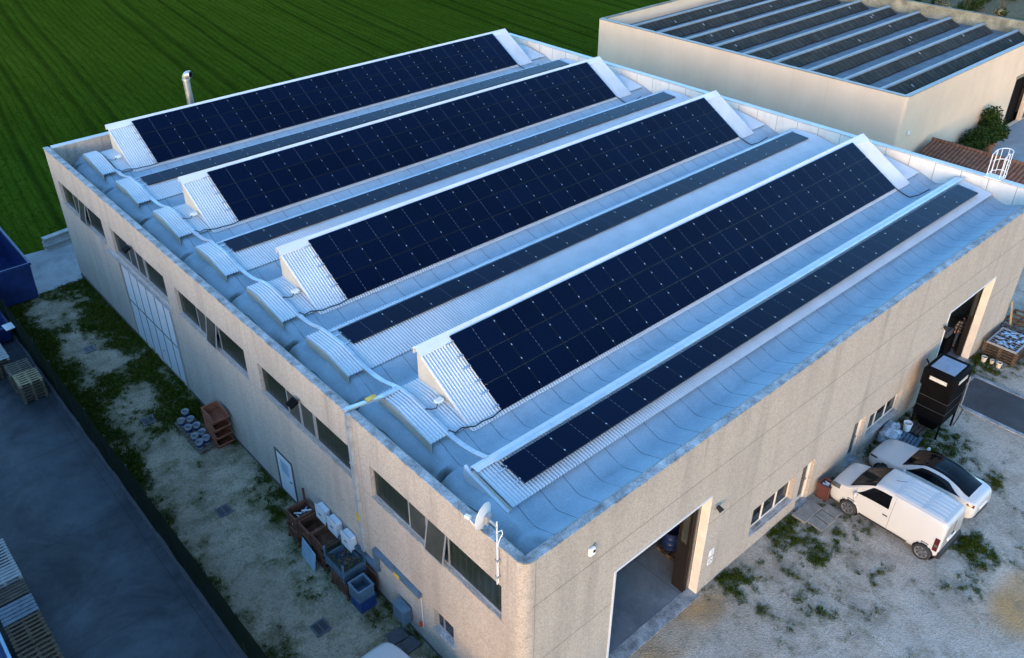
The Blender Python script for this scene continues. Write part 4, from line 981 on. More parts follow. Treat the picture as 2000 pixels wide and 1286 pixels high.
# buckets beside the bins
bp=None
def bucket(label,loc,s=1,mat='bucket_grey',band=True,group=None,rz=0):
    t=thing('bucket',label,'bucket',loc,rz,group)
    MB().lathe([(0,0),(.12*s,0),(.15*s,.30*s),(.158*s,.30*s),(.158*s,.325*s),(.14*s,.325*s),(.115*s,.03*s),(0,.03*s)],18).build('bucket_body',M[mat],t,40)
    if band: MB().lathe([(.129*s,.06*s),(.1345*s,.06*s),(.147*s,.2*s),(.142*s,.2*s)],18).build('blue_band',M['blue'],t,40)
    MB().lathe([(0,.12*s),(.125*s,.12*s)],18).build('contents',M['rubber'],t)
    return t
bl=[(-1.36,19.55,'white bucket at the far corner of the bucket pallets'),(-.98,20.0,'white bucket tucked behind the tall bin stack, nearest the wall'),(-1.02,19.40,'white bucket with dark inside, second row from the far end'),(-1.32,18.95,'white bucket on the outer pallet edge, middle of the group'),(-1.0,18.85,'white bucket on the inner pallet, middle of the group'),(-1.35,18.25,'blue-banded bucket at the outer near corner of the pallets'),(-1.02,18.30,'blue-banded bucket close beside the bin stack'),(-1.05,17.85,'white bucket nearest the camera beside the bin stack'),(-1.38,17.78,'blue-banded bucket at the near end of the outer row')]
def pallet_mesh(mat,n=7,w=1.0,d=1.2):
    mb=MB(); h=.144; bw=.8*d/n if n<6 else .082
    for i in range(n): y=-d/2+bw/2+(d-bw)*i/(n-1); mb.box(-w/2,y-bw/2,h-.022,w/2,y+bw/2,h)
    for x in(-w/2+.07,0,w/2-.07):
        mb.box(x-.05,-d/2,h-.045,x+.05,d/2,h-.0225)
        for y in(-d/2+.075,0,d/2-.075): mb.box(x-.05,y-.07,.022,x+.05,y+.07,h-.046)
        mb.box(x-.05,-d/2,0,x+.05,d/2,.0215)
    return mb
def pallet(label,loc,mat,proto={},n=7,w=1.0,d=1.2,rz=0,group=None):
    key=(mat,n,w,d)
    if key not in proto: o=pallet_mesh(mat,n,w,d).build('pallet',M[mat]); proto[key]=o; o.location=loc
    else: o=proto[key].copy(); COL.objects.link(o); o.location=loc
    o.rotation_euler=(0,0,rz); tag(o,label,'pallet',group); return o
pallet('low weathered pallet carrying the far white buckets',(-1.15,19.35,0),'wood',n=5,w=.8,d=1.2)
pallet('low weathered pallet carrying the near white buckets beside the bins',(-1.18,18.08,0),'wood',n=5,w=.8,d=1.2,rz=.04)
for x,y,lab in bl: bucket(lab,(x,y,.146),1.0,group='buckets on the pallets')
# drains
dp=None
for y,lab in((28.02,'square drain grate in the grass near the white folding gate'),(21.0,'square drain grate in the yard level with the red-brown bins'),(14.0,'square drain grate in the gravel opposite the white door'),(7.15,'square drain grate in the gravel nearest the camera, by the blue boxes')):
    if not dp:
        t=thing('drain_grate',lab,'drain',(-2.25,y,0.02),0,'drain grates in the yard'); dp=t
        mb=MB()
        for a in((-.27,-.27,.27,-.21),(-.27,.21,.27,.27),(-.27,-.21,-.21,.21),(.21,-.21,.27,.21),(-.02,-.21,.02,.21)): mb.box(*a[:2],0,*a[2:],.025)
        for i in range(7): mb.box(-.21,-.18+.056*i,.003,.21,-.155+.056*i,.02)
        mb.build('grate',M['frame_dark'],t); MB().box(-.25,-.25,-.02,.25,.25,-.001).build('pit',M['black'],t)
    else: t=copy_tree(dp); t.location=(-2.25,y,.02); t['label']=lab
t=copy_tree(dp); t.location=(33.2,1.2,.02); t['label']='square drain grate past the right end of the building'
for i,(x,y) in enumerate(((-.58,5.25),(-.5,4.72))):
    tag(MB().cbox(-.30,-.24,0,.30,.24,.06,.012).build('paving_slab',M['paver_dark'],None,loc=(x,y,.0),rot=(0,0,R(-6+9*i))),['dark square slab on the ground below the meter cabinet','dark square slab beside the white car and small window'][i],'slab')
# ------------------------------------------------------------------ left lot: pallets, skips
for i in range(7): pallet(f'weathered grey pallet, {NTH[i]} from the ground, rear stack by the fence',(-5.42,27.2,.1455*i-.025),'wood',w=1.0,d=1.0,n=6,rz=.02*((i*7)%3-1),group='rear pallet stack on the lot')
for i in range(7): pallet(f'{"pale new" if i==6 else "weathered grey"} pallet, {NTH[i]} from the ground, front stack by the fence',(-5.36,26.15,.1455*i-.025),'wood_new' if i==6 else 'wood',w=1.0,d=1.0,n=6,rz=.025*((i*5)%3-1),group='front pallet stack on the lot')
for k,(y,nm) in enumerate(((28.75,'nearer'),(29.8,'farther'))):
    for i in range(7): pallet(f'{"white-grey" if i==6 else "dark"} pallet, {NTH[i]} from the ground, {nm} stack at the left photo edge',(-6.02,y,.1455*i-.025),'wood_grey' if i==6 else 'wood_dark',w=1.05,d=.98,n=5,group='pallet stacks at the left photo edge')
rows=[(16.0,1.5,'wood_grey','grey boarded',1.25,10),(14.85,.75,'wood_grey','pale white-grey boarded',1.35,5),(14.08,.70,'wood_dark','dark olive',1.25,5),(13.25,.85,'paint_slate','blue-grey painted',1.3,5),(12.2,1.15,'wood_brown','brown slatted',1.3,7),(11.0,1.1,'wood_brown','brown open-slatted',1.22,6)]
for y,d,mat,ad,top,n in rows:
    m=int(top/.1455)
    for i in range(m): pallet(f'{ad} pallet, {NTH[i]} from the ground in the lower-left row',(-9.42+.02*((i*3)%3-1),y,.1455*i-.025),mat,n=n,w=1.05,d=d-.04,group='row of stacked pallets at the lower left')
def skip(name,label,loc,w,l,h,flare,mat):
    t=thing(name,label,'skip',loc); mb=MB(); th=.06; b=[(-w/2+flare,-l/2+flare),(w/2-flare,-l/2+flare),(w/2-flare,l/2-flare),(-w/2+flare,l/2-flare)]; tp=[(-w/2,-l/2),(w/2,-l/2),(w/2,l/2),(-w/2,l/2)]
    ti=[(x*(1-2*th/w),y*(1-2*th/l)) for x,y in tp]; bi=[(x*.95,y*.97) for x,y in b]
    vs=[(*p,.12) for p in b]+[(*p,h) for p in tp]+[(*p,h) for p in ti]+[(*p,.2) for p in bi]; fs=[(3,2,1,0),(12,13,14,15)]
    for k in range(4): j=(k+1)%4; fs+=[(k,j,4+j,4+k),(4+k,4+j,8+j,8+k),(8+k,8+j,12+j,12+k)]
    mb.add(vs,fs); mb.build('skip_body',mat,t)
    r=MB(); r.box(-w/2-.05,-l/2-.05,h-.12,-w/2-.001,l/2+.05,h+.02); r.box(w/2+.001,-l/2-.05,h-.12,w/2+.05,l/2+.05,h+.02); r.box(-w/2-.001,-l/2-.05,h-.12,w/2+.001,-l/2-.002,h+.02); r.box(-w/2-.001,l/2+.002,h-.12,w/2+.001,l/2+.05,h+.02); r.build('rim',mat,t)
    for i in range(int(l/.8)):
        y=-l/2+.5+i*.8
        for s in(-1,1): MB().box(s*(w/2-flare*.4)-.05,y-.05,.15,s*(w/2-flare*.4)+.05,y+.05,h-.13).build('side_rib',mat,t)
    for s in(-1,1): MB().box(s*.7-.08,-l/2+.3,-.0,s*.7+.08,l/2-.3,.119).build('skid',M['frame_dark'],t)
    return t
skip('open_skip','big dark blue open-topped skip by the field edge at the left',(-3.85,37.4,0),2.75,6.0,2.15,.08,M['blue'])
skip('small_skip','smaller blue skip below the big one, cut by the left photo edge',(-6.0,32.3,0),2.6,2.6,.95,.15,M['blue'])
tag(MB().cbox(-.22,-.28,0,.22,.28,.03,.006).build('white_lid',M['plastic_white'],None,loc=(-4.78,30.95,.97),rot=(R(4),0,.1)),'small white lid lying on the near corner of the smaller blue skip','lid')
t=thing('flatbed_trailer','blue trailer with a pale side rail at the lower left photo corner','trailer',(-11.2,11,0))
MB().cbox(-1.05,-3,.75,1.05,2.6,1.05,.02).build('load_bed',M['blue_dark'],t); MB().cbox(1.0,-3.02,1.051,1.1,2.62,1.42,.015).build('side_rail',M['panel_blue'],t)
for y in(-1.2,-.1): 
    for x in(-.9,.9): MB().lathe([(0,-.12),(.3,-.12),(.38,-.06),(.38,.06),(.3,.12),(0,.12)],20,T(x,y,.38)@Matrix.Rotation(R(90),4,'Y')).build('wheel',M['rubber'],t,40)
# concrete beams beside the field
for i,(y,z,x) in enumerate(((39.75,.03,.25),(40.15,.03,.3),(39.95,.38,.3))):
    mb=MB(); mb.prism([(-.22,0),(.22,0),(.22,.06),(.08,.1),(.08,.24),(.2,.28),(.2,.34),(-.2,.34),(-.2,.28),(-.08,.24),(-.08,.1),(-.22,.06)],'x',-.85,2.2)
    tag(mb.build('concrete_beam',M['apron'],None,loc=(x,y,z),rot=(0,0,R(9))),['grey concrete beam nearest the apron, lying at the field edge','grey concrete beam lying at the back of the pile by the field','grey concrete beam lying on top of the two others by the field'][i],'beam')
# ------------------------------------------------------------------ vehicles (nose towards +y, nose at local y=0, lateral x)
def cr(p0,p1,p2,p3,t): return .5*((2*p1)+(-p0+p2)*t+(2*p0-5*p1+4*p2-p3)*t*t+(-p0+3*p1-3*p2+p3)*t*t*t)
class Body:
    """half-body surface from stations: (s, zb, zs,ws, zm,wm, zt,wt, zr,wr, ztop)"""
    def __init__(s,st,kx=1,ky=1): s.st=st; s.kx=kx; s.ky=ky
    def row(s,a): 
        S,zb,zs,ws,zm,wm,zt,wt,zr,wr,ztop=a
        return [(0,zb),(ws*.8,zb),(ws,zs),(wm,zm),(wt,zt),(wr,zr),(wr*.52,zr+(ztop-zr)*.78),(0,ztop)]
    def station(s,q):
        st=s.st; k=0
        while k<len(st)-2 and st[k+1][0]<q: k+=1
        a=[st[max(k-1,0)],st[k],st[k+1],st[min(k+2,len(st)-1)]]; L=a[2][0]-a[1][0]; t=0 if L<=0 else min(1,max(0,(q-a[1][0])/L))
        out=[q]
        for i in range(1,11):
            # monotone-limited cubic
            m1=(a[2][i]-a[0][i])/max(1e-6,a[2][0]-a[0][0]) if a[0][0]<a[1][0] else (a[2][i]-a[1][i])/L
            m2=(a[3][i]-a[1][i])/max(1e-6,a[3][0]-a[1][0]) if a[3][0]>a[2][0] else (a[2][i]-a[1][i])/L
            d=(a[2][i]-a[1][i])/L
            if d==0: m1=m2=0
            else: m1=d*max(0,min(2.2,m1/d)); m2=d*max(0,min(2.2,m2/d))
            h=t; out.append((2*h**3-3*h*h+1)*a[1][i]+(h**3-2*h*h+h)*L*m1+(-2*h**3+3*h*h)*a[2][i]+(h**3-h*h)*L*m2)
        return out
    def P(s,q,v):
        """v in 0..7 along the section rows (0 underside centre, 4 belt, 5 rail, 7 top centre)"""
        r=s.row(s.station(q)); k=min(6,int(v)); t=v-k
        p=[r[max(k-1,0)] if k>0 else (-r[1][0],r[1][1]),r[k],r[k+1],r[k+2] if k<6 else (-r[6][0],r[6][1])]
        lin=k in(0,)
        if lin: x=p[1][0]+(p[2][0]-p[1][0])*t; z=p[1][1]+(p[2][1]-p[1][1])*t
        else:
            x=cr(p[0][0],p[1][0],p[2][0],p[3][0],t); z=cr(p[0][1],p[1][1],p[2][1],p[3][1],t)
        return Vector((max(0,x)*s.kx,-q*s.ky,z))
    def N(s,q,v):
        e=.01; a=s.P(min(q+e,s.st[-1][0]),v)-s.P(max(q-e,0),v); b=s.P(q,min(7,v+.02))-s.P(q,max(0,v-.02)); n=a.cross(b)
        if n.length<1e-9: return Vector((0,0,1))
        n.normalize(); c=s.P(q,v)-Vector((0,-q*s.ky,.6))
        return n if n.dot(c)>=0 else -n
    def mesh(s,arches,n=150):
        L=s.st[-1][0]; mb=MB(); vs_=[0,.7,1,1.25,1.5,1.75,2,2.25,2.5,2.75,3,3.3,3.6,3.85,4,4.15,4.4,4.7,4.9,5,5.12,5.35,5.7,6,6.35,6.7,7]
        full=[(v,1) for v in vs_]+[(v,-1) for v in reversed(vs_[:-1])]
        qs=[L*(.5-.5*math.cos(PI*(.04+.92*i/(n-1)))) for i in range(n)]; qs[0]=0; qs[-1]=L
        nv=len(full)
        def fn(i,j): p=s.P(qs[j],full[i][0]); return (p.x*full[i][1],p.y,p.z)
        def skip(i,j):
            p=fn(i,j); p2=fn(min(i+1,nv-1),j+1); y=(p[1]+p2[1])/2; z=(p[2]+p2[2])/2; vv=full[i][0]
            return vv<3.9 and any((y+c)**2+(z-.33)**2<r*r for c,r in arches)
        mb.grid(nv,n,fn,skip)
        for j in(0,n-1): mb.add([fn(i,j) for i in range(nv-1)],[tuple(range(nv-1))])
        return mb
    def patch(s,corner,nq,nv,off=.006,side=1,thick=0):
        """curved patch; corner(a,b)->(q,v) for a,b in 0..1"""
        mb=MB()
        def fn(i,j):
            q,v=corner(i/(nq-1),j/(nv-1)); p=s.P(q,v)+s.N(q,v)*off; return (p.x*side,p.y,p.z)
        return mb.grid(nq,nv,fn)
def both(b,corner,nq,nv,off=.006):
    """patch mirrored across the centre line, v to 7"""
    mb=MB()
    def fn(i,j):
        bb=(j/(nv-1))*2-1; q,v=corner(i/(nq-1),1-abs(bb)); p=b.P(q,v)+b.N(q,v)*off
        if abs(bb)<.02: p.x=0
        return (p.x*(1 if bb>=0 else -1),p.y,p.z)
    return mb.grid(nq,nv,fn)
def sub(mb,name,mat,parent,sm=True): 
    o=mb.build(name,mat,parent,sm); return o
def wheel(parent,x,y,r,spokes,side):
    m=T(x,y,r)@Rz(0)@Matrix.Rotation(R(90)*side,4,'Y')
    mb=MB(); mb.lathe([(r*.66,.09),(r*.9,.105),(r*.985,.085),(r,.03),(r,-.06),(r*.95,-.1),(r*.6,-.1)],32,m); w=mb.build('wheel',M['rubber'],parent,50)
    mb=MB(); mb.lathe([(0,.045),(r*.60,.045),(r*.66,.088),(r*.70,.09)],32,m); mb.build('rim_bed',M['car_black'],w,50)
    mb=MB(); mb.lathe([(r*.60,.088),(r*.70,.097),(r*.71,.085)],32,m); mb.lathe([(0,.098),(r*.16,.098),(r*.18,.07)],16,m)
    for i in range(spokes):
        a=2*PI*i/spokes
        for da in(-.11,.11): mb.box(r*.12,-.022*1,.06,r*.64,.022*1,.09,m@Rz(a+da))
    mb.build('rim',M['rim'],w)
    return w
def arch_ring(b,parent,c,r,side,mat):
    # lip that follows the body side round the wheel opening
    pts=[]
    for i in range(21):
        a=PI*(-.06+1.12*i/20); y=-c+math.cos(a)*r; z=.33+math.sin(a)*r
        q=-y/b.ky; v=2
        # find v on the side where height matches
        best=min(((abs(b.P(q,1+k*.05).z-z),1+k*.05) for k in range(64)))[1]
        p=b.P(q,best)+b.N(q,best)*.004; pts.append((p.x*side,p.y,p.z))
    return pts
def car_common(t,b,wb,wr,tr,spokes,mat):
    wb=[c*b.ky for c in wb]; tr=tr*b.kx; arches=[(c,wr+.055) for c in wb]
    body=b.mesh(arches).build('body',M['car_white'],t,38)
    for c in wb:
        for s in(-1,1):
            mb=MB(); mb.lathe([(0,-.18),(wr+.075,-.18),(wr+.075,.02)],24,T(s*(tr-.12),-c,.33)@Matrix.Rotation(R(90)*s,4,'Y')); mb.build('wheel_well',M['rubber'],t)
            mb=MB(); mb.tube(arch_ring(b,t,c,wr+.05,s,mat),.016,6); mb.build('arch_lip',M[mat],t,True)
            wheel(t,s*(tr-.015),-c,wr,spokes,s)
    MB().box(-.72*b.kx,-b.st[-1][0]*b.ky+.35,.17,.72*b.kx,-.35,.24).build('underbody',M['rubber'],t)
    return body
# --- van
VAN=Body([(0,.30,.40,.56,.60,.68,.77,.64,.82,.46,.84),(.05,.24,.36,.72,.60,.80,.87,.75,.92,.56,.945),(.16,.2,.34,.84,.60,.878,.95,.83,1.0,.65,1.03),(.38,.19,.33,.895,.61,.918,1.01,.865,1.07,.71,1.105),(.68,.19,.33,.905,.62,.926,1.06,.878,1.15,.76,1.20),
 (1.12,.19,.33,.91,.62,.928,1.08,.885,1.45,.74,1.485),(1.54,.19,.33,.91,.62,.928,1.10,.89,1.70,.725,1.755),(1.9,.19,.33,.91,.62,.928,1.11,.89,1.755,.725,1.815),(2.6,.19,.33,.91,.62,.928,1.12,.89,1.775,.73,1.84),(3.5,.2,.33,.91,.62,.925,1.12,.885,1.77,.73,1.835),(3.88,.24,.35,.90,.62,.915,1.12,.87,1.745,.72,1.81),(4.06,.30,.38,.88,.62,.90,1.12,.855,1.72,.71,1.78),(4.14,.36,.42,.85,.62,.87,1.10,.83,1.66,.68,1.715),(4.17,.42,.46,.80,.62,.82,1.08,.78,1.58,.62,1.62)],.95)
van=thing('delivery_van','white compact delivery van with ribbed roof parked nose-in against the front wall','van',(15.88,-.50,0))
body=car_common(van,VAN,(.91,3.69),.325,.915,7,'car_white')
ws=sub(both(VAN,lambda a,c:(.72+.80*a+.04*(1-c),5.02+1.98*c),14,25),'windscreen',M['car_glass'],van)
for s in(-1,1):
    def sw(a,c):
        q0=1.02+.50*c; q1=2.24-.03*c; return (q0+(q1-q0)*a,4.12+.74*c)
    sub(VAN.patch(sw,16,8,.006,s),'side_window',M['car_glass'],van)
    # door seams and lower rubbing strip
    for q in(1.0,2.36):
        mb=MB(); mb.tube([(p.x*s,p.y,p.z) for p in [VAN.P(q,v)+VAN.N(q,v)*-.001 for v in [2.1+.28*k for k in range(11)]]],.0055,5); mb.build('door_seam',M['car_black'],van)
    MB().tube([(p.x*s,p.y,p.z) for p in [VAN.P(q,2.05)+VAN.N(q,2.05)*.006 for q in [1.32+.2*k for k in range(10)]]],.035,6).build('sill_strip',M['car_black'],van,True)
    sub(VAN.patch(lambda a,c:(2.10+.18*a,3.55+.1*c),6,3,.014,s),'door_handle',M['car_black'],van)
    m=T(s*.96,-1.06,1.10); mb=MB(); mb.lathe([(0,.13),(.07,.11),(.10,.03),(.10,-.05),(.07,-.1),(0,-.11)],12,m@Matrix.Diagonal((1.0,.55,1,1))); mi=mb.build('mirror',M['car_white'],van,True); MB().tube([(s*.85,-1.08,1.04),(s*.93,-1.06,1.06)],.03,6).build('mirror_arm',M['car_black'],mi)
    def hl(a,c): return (.07+.36*a,3.62+.75*c*(1-.25*a))
    sub(VAN.patch(hl,10,6,.007,s),'headlight',M['lamp_clear'],van)
    def tl(a,c): return (3.95+.16*a,2.95+1.1*c)
    sub(VAN.patch(tl,6,10,.008,s),'tail_light',M['lamp_red'],van)
    sub(VAN.patch(lambda a,c:(3.98+.10*a,3.35+.22*c),4,4,.011,s),'reversing_lamp',M['lamp_clear'],van)
# roof ribs and bars
for x in(-.5,-.3,-.1,.1,.3,.5):
    for q0,q1 in((2.34,3.16),(3.28,3.94)):
        def zr(q,x=x):
            best=min(((abs(VAN.P(q,5+k*.05).x-abs(x)),5+k*.05) for k in range(40)))[1]; return VAN.P(q,best).z
        MB().tube([(x,-q,zr(q)+.004) for q in [q0+(q1-q0)*k/6 for k in range(7)]],.009,6).build('roof_rib',M['car_white'],van,True)
for q in(2.26,3.22,4.0):
    for dq in(-.035,.035): MB().tube([(p.x*sg,p.y,p.z) for sg,v in [(-1,5.05+.25*k) for k in range(8)]+[(1,6.95-.25*k) for k in range(8)] for p in [VAN.P(q+dq,v)+Vector((0,0,.002))]],.008,5).build('roof_seam',M['roof_channel'],van,True)
for s in(-1,1): MB().tube([(s*VAN.P(q,5.0).x*.985,-q,VAN.P(q,5.0).z+.018) for q in [2.25+.19*k for k in range(10)]],.010,5).build('roof_gutter',M['roof_channel'],van,True)
MB().tube([(.0,-1.95,1.83),(.0,-2.08,1.9),(.0,-2.3,2.02)],.008,5).build('aerial',M['car_black'],van)
b=MB(); b.cbox(-.82,-4.25,.30,.82,-4.05,.62,.05); b.build('rear_bumper',M['car_black'],van)
MB().box(-.004,-4.178,.64,.004,-4.15,1.58).build('rear_door_seam',M['car_black'],van); MB().cbox(-.27,-4.195,.78,.27,-4.15,.90,.006).build('number_plate',M['plastic_white'],van)
MB().cbox(-.08,-4.20,.98,.10,-4.16,1.03,.006).build('rear_handle',M['car_black'],van)
MB().cbox(-.55,-.03,.30,.55,.04,.55,.03).build('front_grille',M['car_black'],van)
sub(both(VAN,lambda a,c:(.69+.04*a+.03*(1-c),5.05+1.9*c),3,15,.004),'scuttle',M['car_black'],van)
# --- saloon car
CAR=Body([(0,.32,.40,.42,.50,.56,.60,.50,.635,.34,.65),(.06,.24,.36,.62,.50,.72,.66,.64,.70,.46,.72),(.22,.19,.33,.79,.52,.84,.74,.75,.78,.55,.80),(.55,.17,.32,.87,.55,.90,.81,.82,.85,.62,.87),(1.0,.17,.31,.90,.58,.92,.86,.855,.90,.66,.925),(1.42,.17,.31,.905,.60,.925,.89,.865,.95,.70,.985),
 (1.85,.17,.31,.91,.60,.925,.905,.87,1.17,.66,1.20),(2.3,.17,.31,.91,.60,.925,.92,.87,1.345,.60,1.39),(2.75,.17,.31,.91,.60,.925,.93,.87,1.385,.585,1.44),(3.2,.17,.31,.91,.61,.925,.945,.865,1.35,.58,1.41),(3.65,.18,.32,.905,.62,.92,.965,.85,1.23,.58,1.295),(4.0,.2,.33,.895,.64,.91,.985,.825,1.09,.60,1.15),(4.28,.23,.35,.87,.66,.89,.99,.795,1.03,.60,1.065),(4.5,.28,.38,.82,.66,.845,.955,.74,1.0,.54,1.03),(4.61,.34,.42,.74,.62,.76,.88,.66,.93,.46,.95),(4.65,.40,.46,.64,.6,.66,.80,.56,.85,.38,.86)],.93,.89)
def make_car(label,loc,rz):
    t=thing('saloon_car',label,'car',loc,rz)
    car_common(t,CAR,(.86,3.70),.335,.905,10,'car_black')
    sub(both(CAR,lambda a,c:(1.47+.735*a,5.06+1.94*c),14,25),'windscreen',M['car_glass'],t)
    sub(both(CAR,lambda a,c:(2.209+.842*a,5.10+1.90*c),12,25),'glass_roof',M['car_glass'],t)
    sub(both(CAR,lambda a,c:(3.055+1.17*a,5.10+1.90*c),16,25),'rear_window',M['car_glass'],t)
    for s in(-1,1):
        def sw(a,c):
            q0=1.62+.62*c; q1=4.0-.62*c; return (q0+(q1-q0)*a,4.16+.66*c)
        sub(CAR.patch(sw,26,8,.006,s),'side_window',M['car_glass'],t)
        for q in(1.36,2.52,3.5):
            MB().tube([(p.x*s,p.y,p.z) for p in [CAR.P(q,v)+CAR.N(q,v)*-.001 for v in [2.0+.24*k for k in range(9)]]],.005,5).build('door_seam',M['car_black'],t)
        for q in(2.28,3.28): sub(CAR.patch(lambda a,c,q=q:(q+.2*a,3.62+.07*c),6,3,.008,s),'door_handle',M['frame_grey'],t)
        mb=MB(); mb.lathe([(0,.075),(.06,.07),(.1,.0),(.07,-.06),(0,-.07)],12,T(s*.93,-1.53,.98)@Matrix.Diagonal((1.05,.7,1,1))); mi=mb.build('mirror',M['car_white'],t,True); MB().tube([(s*.82,-1.53,.93),(s*.89,-1.53,.96)],.025,6).build('mirror_arm',M['car_black'],mi)
        sub(CAR.patch(lambda a,c:(.10+.36*a,3.75+.42*c*(1-.4*a)),10,5,.007,s),'headlight',M['car_black'],t)
        sub(CAR.patch(lambda a,c:(4.30+.27*a,3.60+.42*c*(.45+.55*a)),10,5,.008,s),'tail_light',M['lamp_red'],t)
        MB().tube([(p.x*s,p.y,p.z) for p in [CAR.P(q,1.9)+CAR.N(q,1.9)*.004 for q in [1.3+.2*k for k in range(10)]]],.028,6).build('sill_strip',M['car_black'],t,True)
    MB().cbox(-.5,-4.155,.30,.5,-4.02,.46,.03).build('rear_diffuser',M['car_black'],t); MB().cbox(-.26,-4.16,.60,.26,-4.12,.70,.006).build('number_plate',M['plastic_white'],t)
    return t
make_car('white saloon car with long black glass roof, parked on the far side of the van',(18.52,-.56,0),R(-1))
c2=make_car('white car cut by the bottom photo edge, beside the paving slabs',(-1.90,4.95,0),R(2))
# ------------------------------------------------------------------ things on the forecourt
# black cabinet on legs
t=thing('black_kiosk','tall black sheet-metal cabinet on legs with pale sign strips, by the far gate','cabinet',(22.12,-1.10,0))
W_,D_=.74,.60
b=MB(); b.cbox(-W_-.06,-D_-.02,2.30,W_+.06,D_+.08,3.10,.09); b.build('upper_housing',M['black'],t,30)
MB().box(-W_+.18,-D_+.16,3.095,W_-.22,D_-.10,3.112).build('top_panel',M['kiosk_top'],t)
MB().cbox(-W_+.02,-D_+.02,.78,W_-.02,D_,2.30,.03).build('lower_housing',M['black'],t)
for z in(1.28,1.80,2.28): MB().box(-W_+.01,-D_+.008,z,W_-.01,D_+.01,z+.012).build('panel_seam',M['frame_dark'],t)
for x in(-1,1):
    for y in(-1,1): MB().tube([(x*(W_-.06),y*(D_-.06),-.05),(x*(W_-.06),y*(D_-.06),.80)],.04,8).build('leg',M['black'],t)
MB().add([(-.66,-.52,.78),(.66,-.52,.78),(.66,.52,.78),(-.66,.52,.78),(-.40,-.30,.18),(.40,-.30,.18),(.40,.30,.18),(-.40,.30,.18)],[(0,1,5,4),(1,2,6,5),(2,3,7,6),(3,0,4,7),(7,6,5,4)]).build('hopper',M['black'],t)
s1=MB().box(-W_-.075,-.34,2.68,-W_-.061,.34,2.84).build('sign_plate',M['sign_white'],t)
MB().box(-W_-.079,-.22,2.74,-W_-.0755,.2,2.775).build('faded_print',M['sign_grey'],s1)
s2=MB().box(-.36,-D_-.035,2.68,.36,-D_-.021,2.84).build('sign_plate',M['sign_white'],t)
MB().tube([(W_-.1,-D_-.05,2.6),(W_-.08,-D_-.07,1.5),(W_-.1,-D_-.05,.6)],.022,6).build('conduit',M['alu'],t)
MB().tube([(W_-.2,-D_-.04,1.2),(W_-.05,-D_-.18,1.0),(W_-.1,-D_-.12,.5),(W_,-D_-.02,.02)],.02,6).build('cable',M['cable'],t,True)
MB().tube([(.1,D_,2.5),(.1,D_+.34,2.9)],.03,6).build('wall_brace',M['black'],t)
# bucket, pallets, film bale
pallet('dark pallet beside the film-wrapped bale under the white bucket',(21.35,-.80,0),'wood_dark',w=1.0,d=.8,n=5)
pallet('blue-grey pallet lying in front of the wrapped bale near the white car',(20.55,-1.02,0),'steel_blue',w=.9,d=.7,n=5,rz=.15)
bucket('white bucket standing on the dark pallet by the black cabinet',(20.98,-.62,.146),1.15,'plastic_white',False)
def blob(name,mat,loc,sx,sy,sz,seed,amp=.16):
    mb=MB(); nu,nv=40,22
    def fn(i,j):
        a=2*PI*i/nu; f=PI*j/(nv-1); d=Vector((math.sin(f)*math.cos(a),math.sin(f)*math.sin(a),math.cos(f)))
        sq=1/max(.62,(abs(d.x)**4+abs(d.y)**4+abs(d.z)**4)**.25); k=sq*(1+amp*noise.noise(d*2.6+Vector((seed,0,0)))+amp*.5*noise.noise(d*7+Vector((0,seed,0))))
        return (d.x*k*sx,d.y*k*sy,max(-sz*.98,d.z*k*sz))
    mb.grid(nu+1,nv,fn); return mb.build(name,mat,None,True,loc)
t=thing('wrapped_bale','bale wrapped in crumpled clear plastic film below the far office window','bale',(19.85,-.45,.0))
o=blob('film',M['film'],(0,0,.34),.42,.34,.36,3,.22); o.parent=t
o=blob('film_bundle',M['film'],(.42,.16,.30),.34,.26,.32,8,.26); o.parent=t
# steps, planter
for i,(x,y,w,d,a,lab) in enumerate(((13.95,-.42,1.15,.55,0,'pale concrete slab forming the step under the grey entrance door'),(13.72,-1.0,.45,.62,-.05,'left grey slab of the three in front of the entrance door'),(14.2,-1.03,.42,.62,-.05,'middle grey slab of the three in front of the entrance door'),(14.66,-1.0,.42,.62,-.05,'right grey slab of the three in front of the entrance door'))):
    tag(MB().cbox(-w/2,-d/2,0,w/2,d/2,.07 if i else .10,.012).build('paving_slab',M['paver'],None,loc=(x,y,0),rot=(0,0,a)),lab,'slab')
t=thing('litter_planter','dark red-brown bin with an ash tray of white stones beside the entrance door','bin',(15.15,-.38,0))
b=MB(); vs=[(-.20,-.2,0),(.20,-.2,0),(.20,.2,0),(-.20,.2,0),(-.25,-.25,.72),(.25,-.25,.72),(.25,.25,.72),(-.25,.25,.72),(-.19,-.19,.72),(.19,-.19,.72),(.19,.19,.72),(-.19,.19,.72),(-.18,-.18,.6),(.18,-.18,.6),(.18,.18,.6),(-.18,.18,.6)]
b.add(vs,[(3,2,1,0)]+[(k,(k+1)%4,4+(k+1)%4,4+k) for k in range(4)]+[(4+k,4+(k+1)%4,8+(k+1)%4,8+k) for k in range(4)]+[(8+k,8+(k+1)%4,12+(k+1)%4,12+k) for k in range(4)]+[(12,13,14,15)]); b.build('bin_body',simple('oxblood_paint',(.075,.025,.022),.5,0,.3,4,.1,30),t)
rr=random.Random(2); st=MB()
for i in range(24):
    x,y,s=rr.uniform(-.12,.12),rr.uniform(-.12,.12),rr.uniform(.02,.045); st.lathe([(0,s),(s*.8,s*.5),(s,0),(0,-s*.3)],6,T(x,y,.62))
st.build('white_stones',M['plastic_white'],t,True)
for x in(-.16,.16): MB().box(x-.02,-.235,.05,x+.02,-.20,.68).build('slat',M['wood_brown'],t)
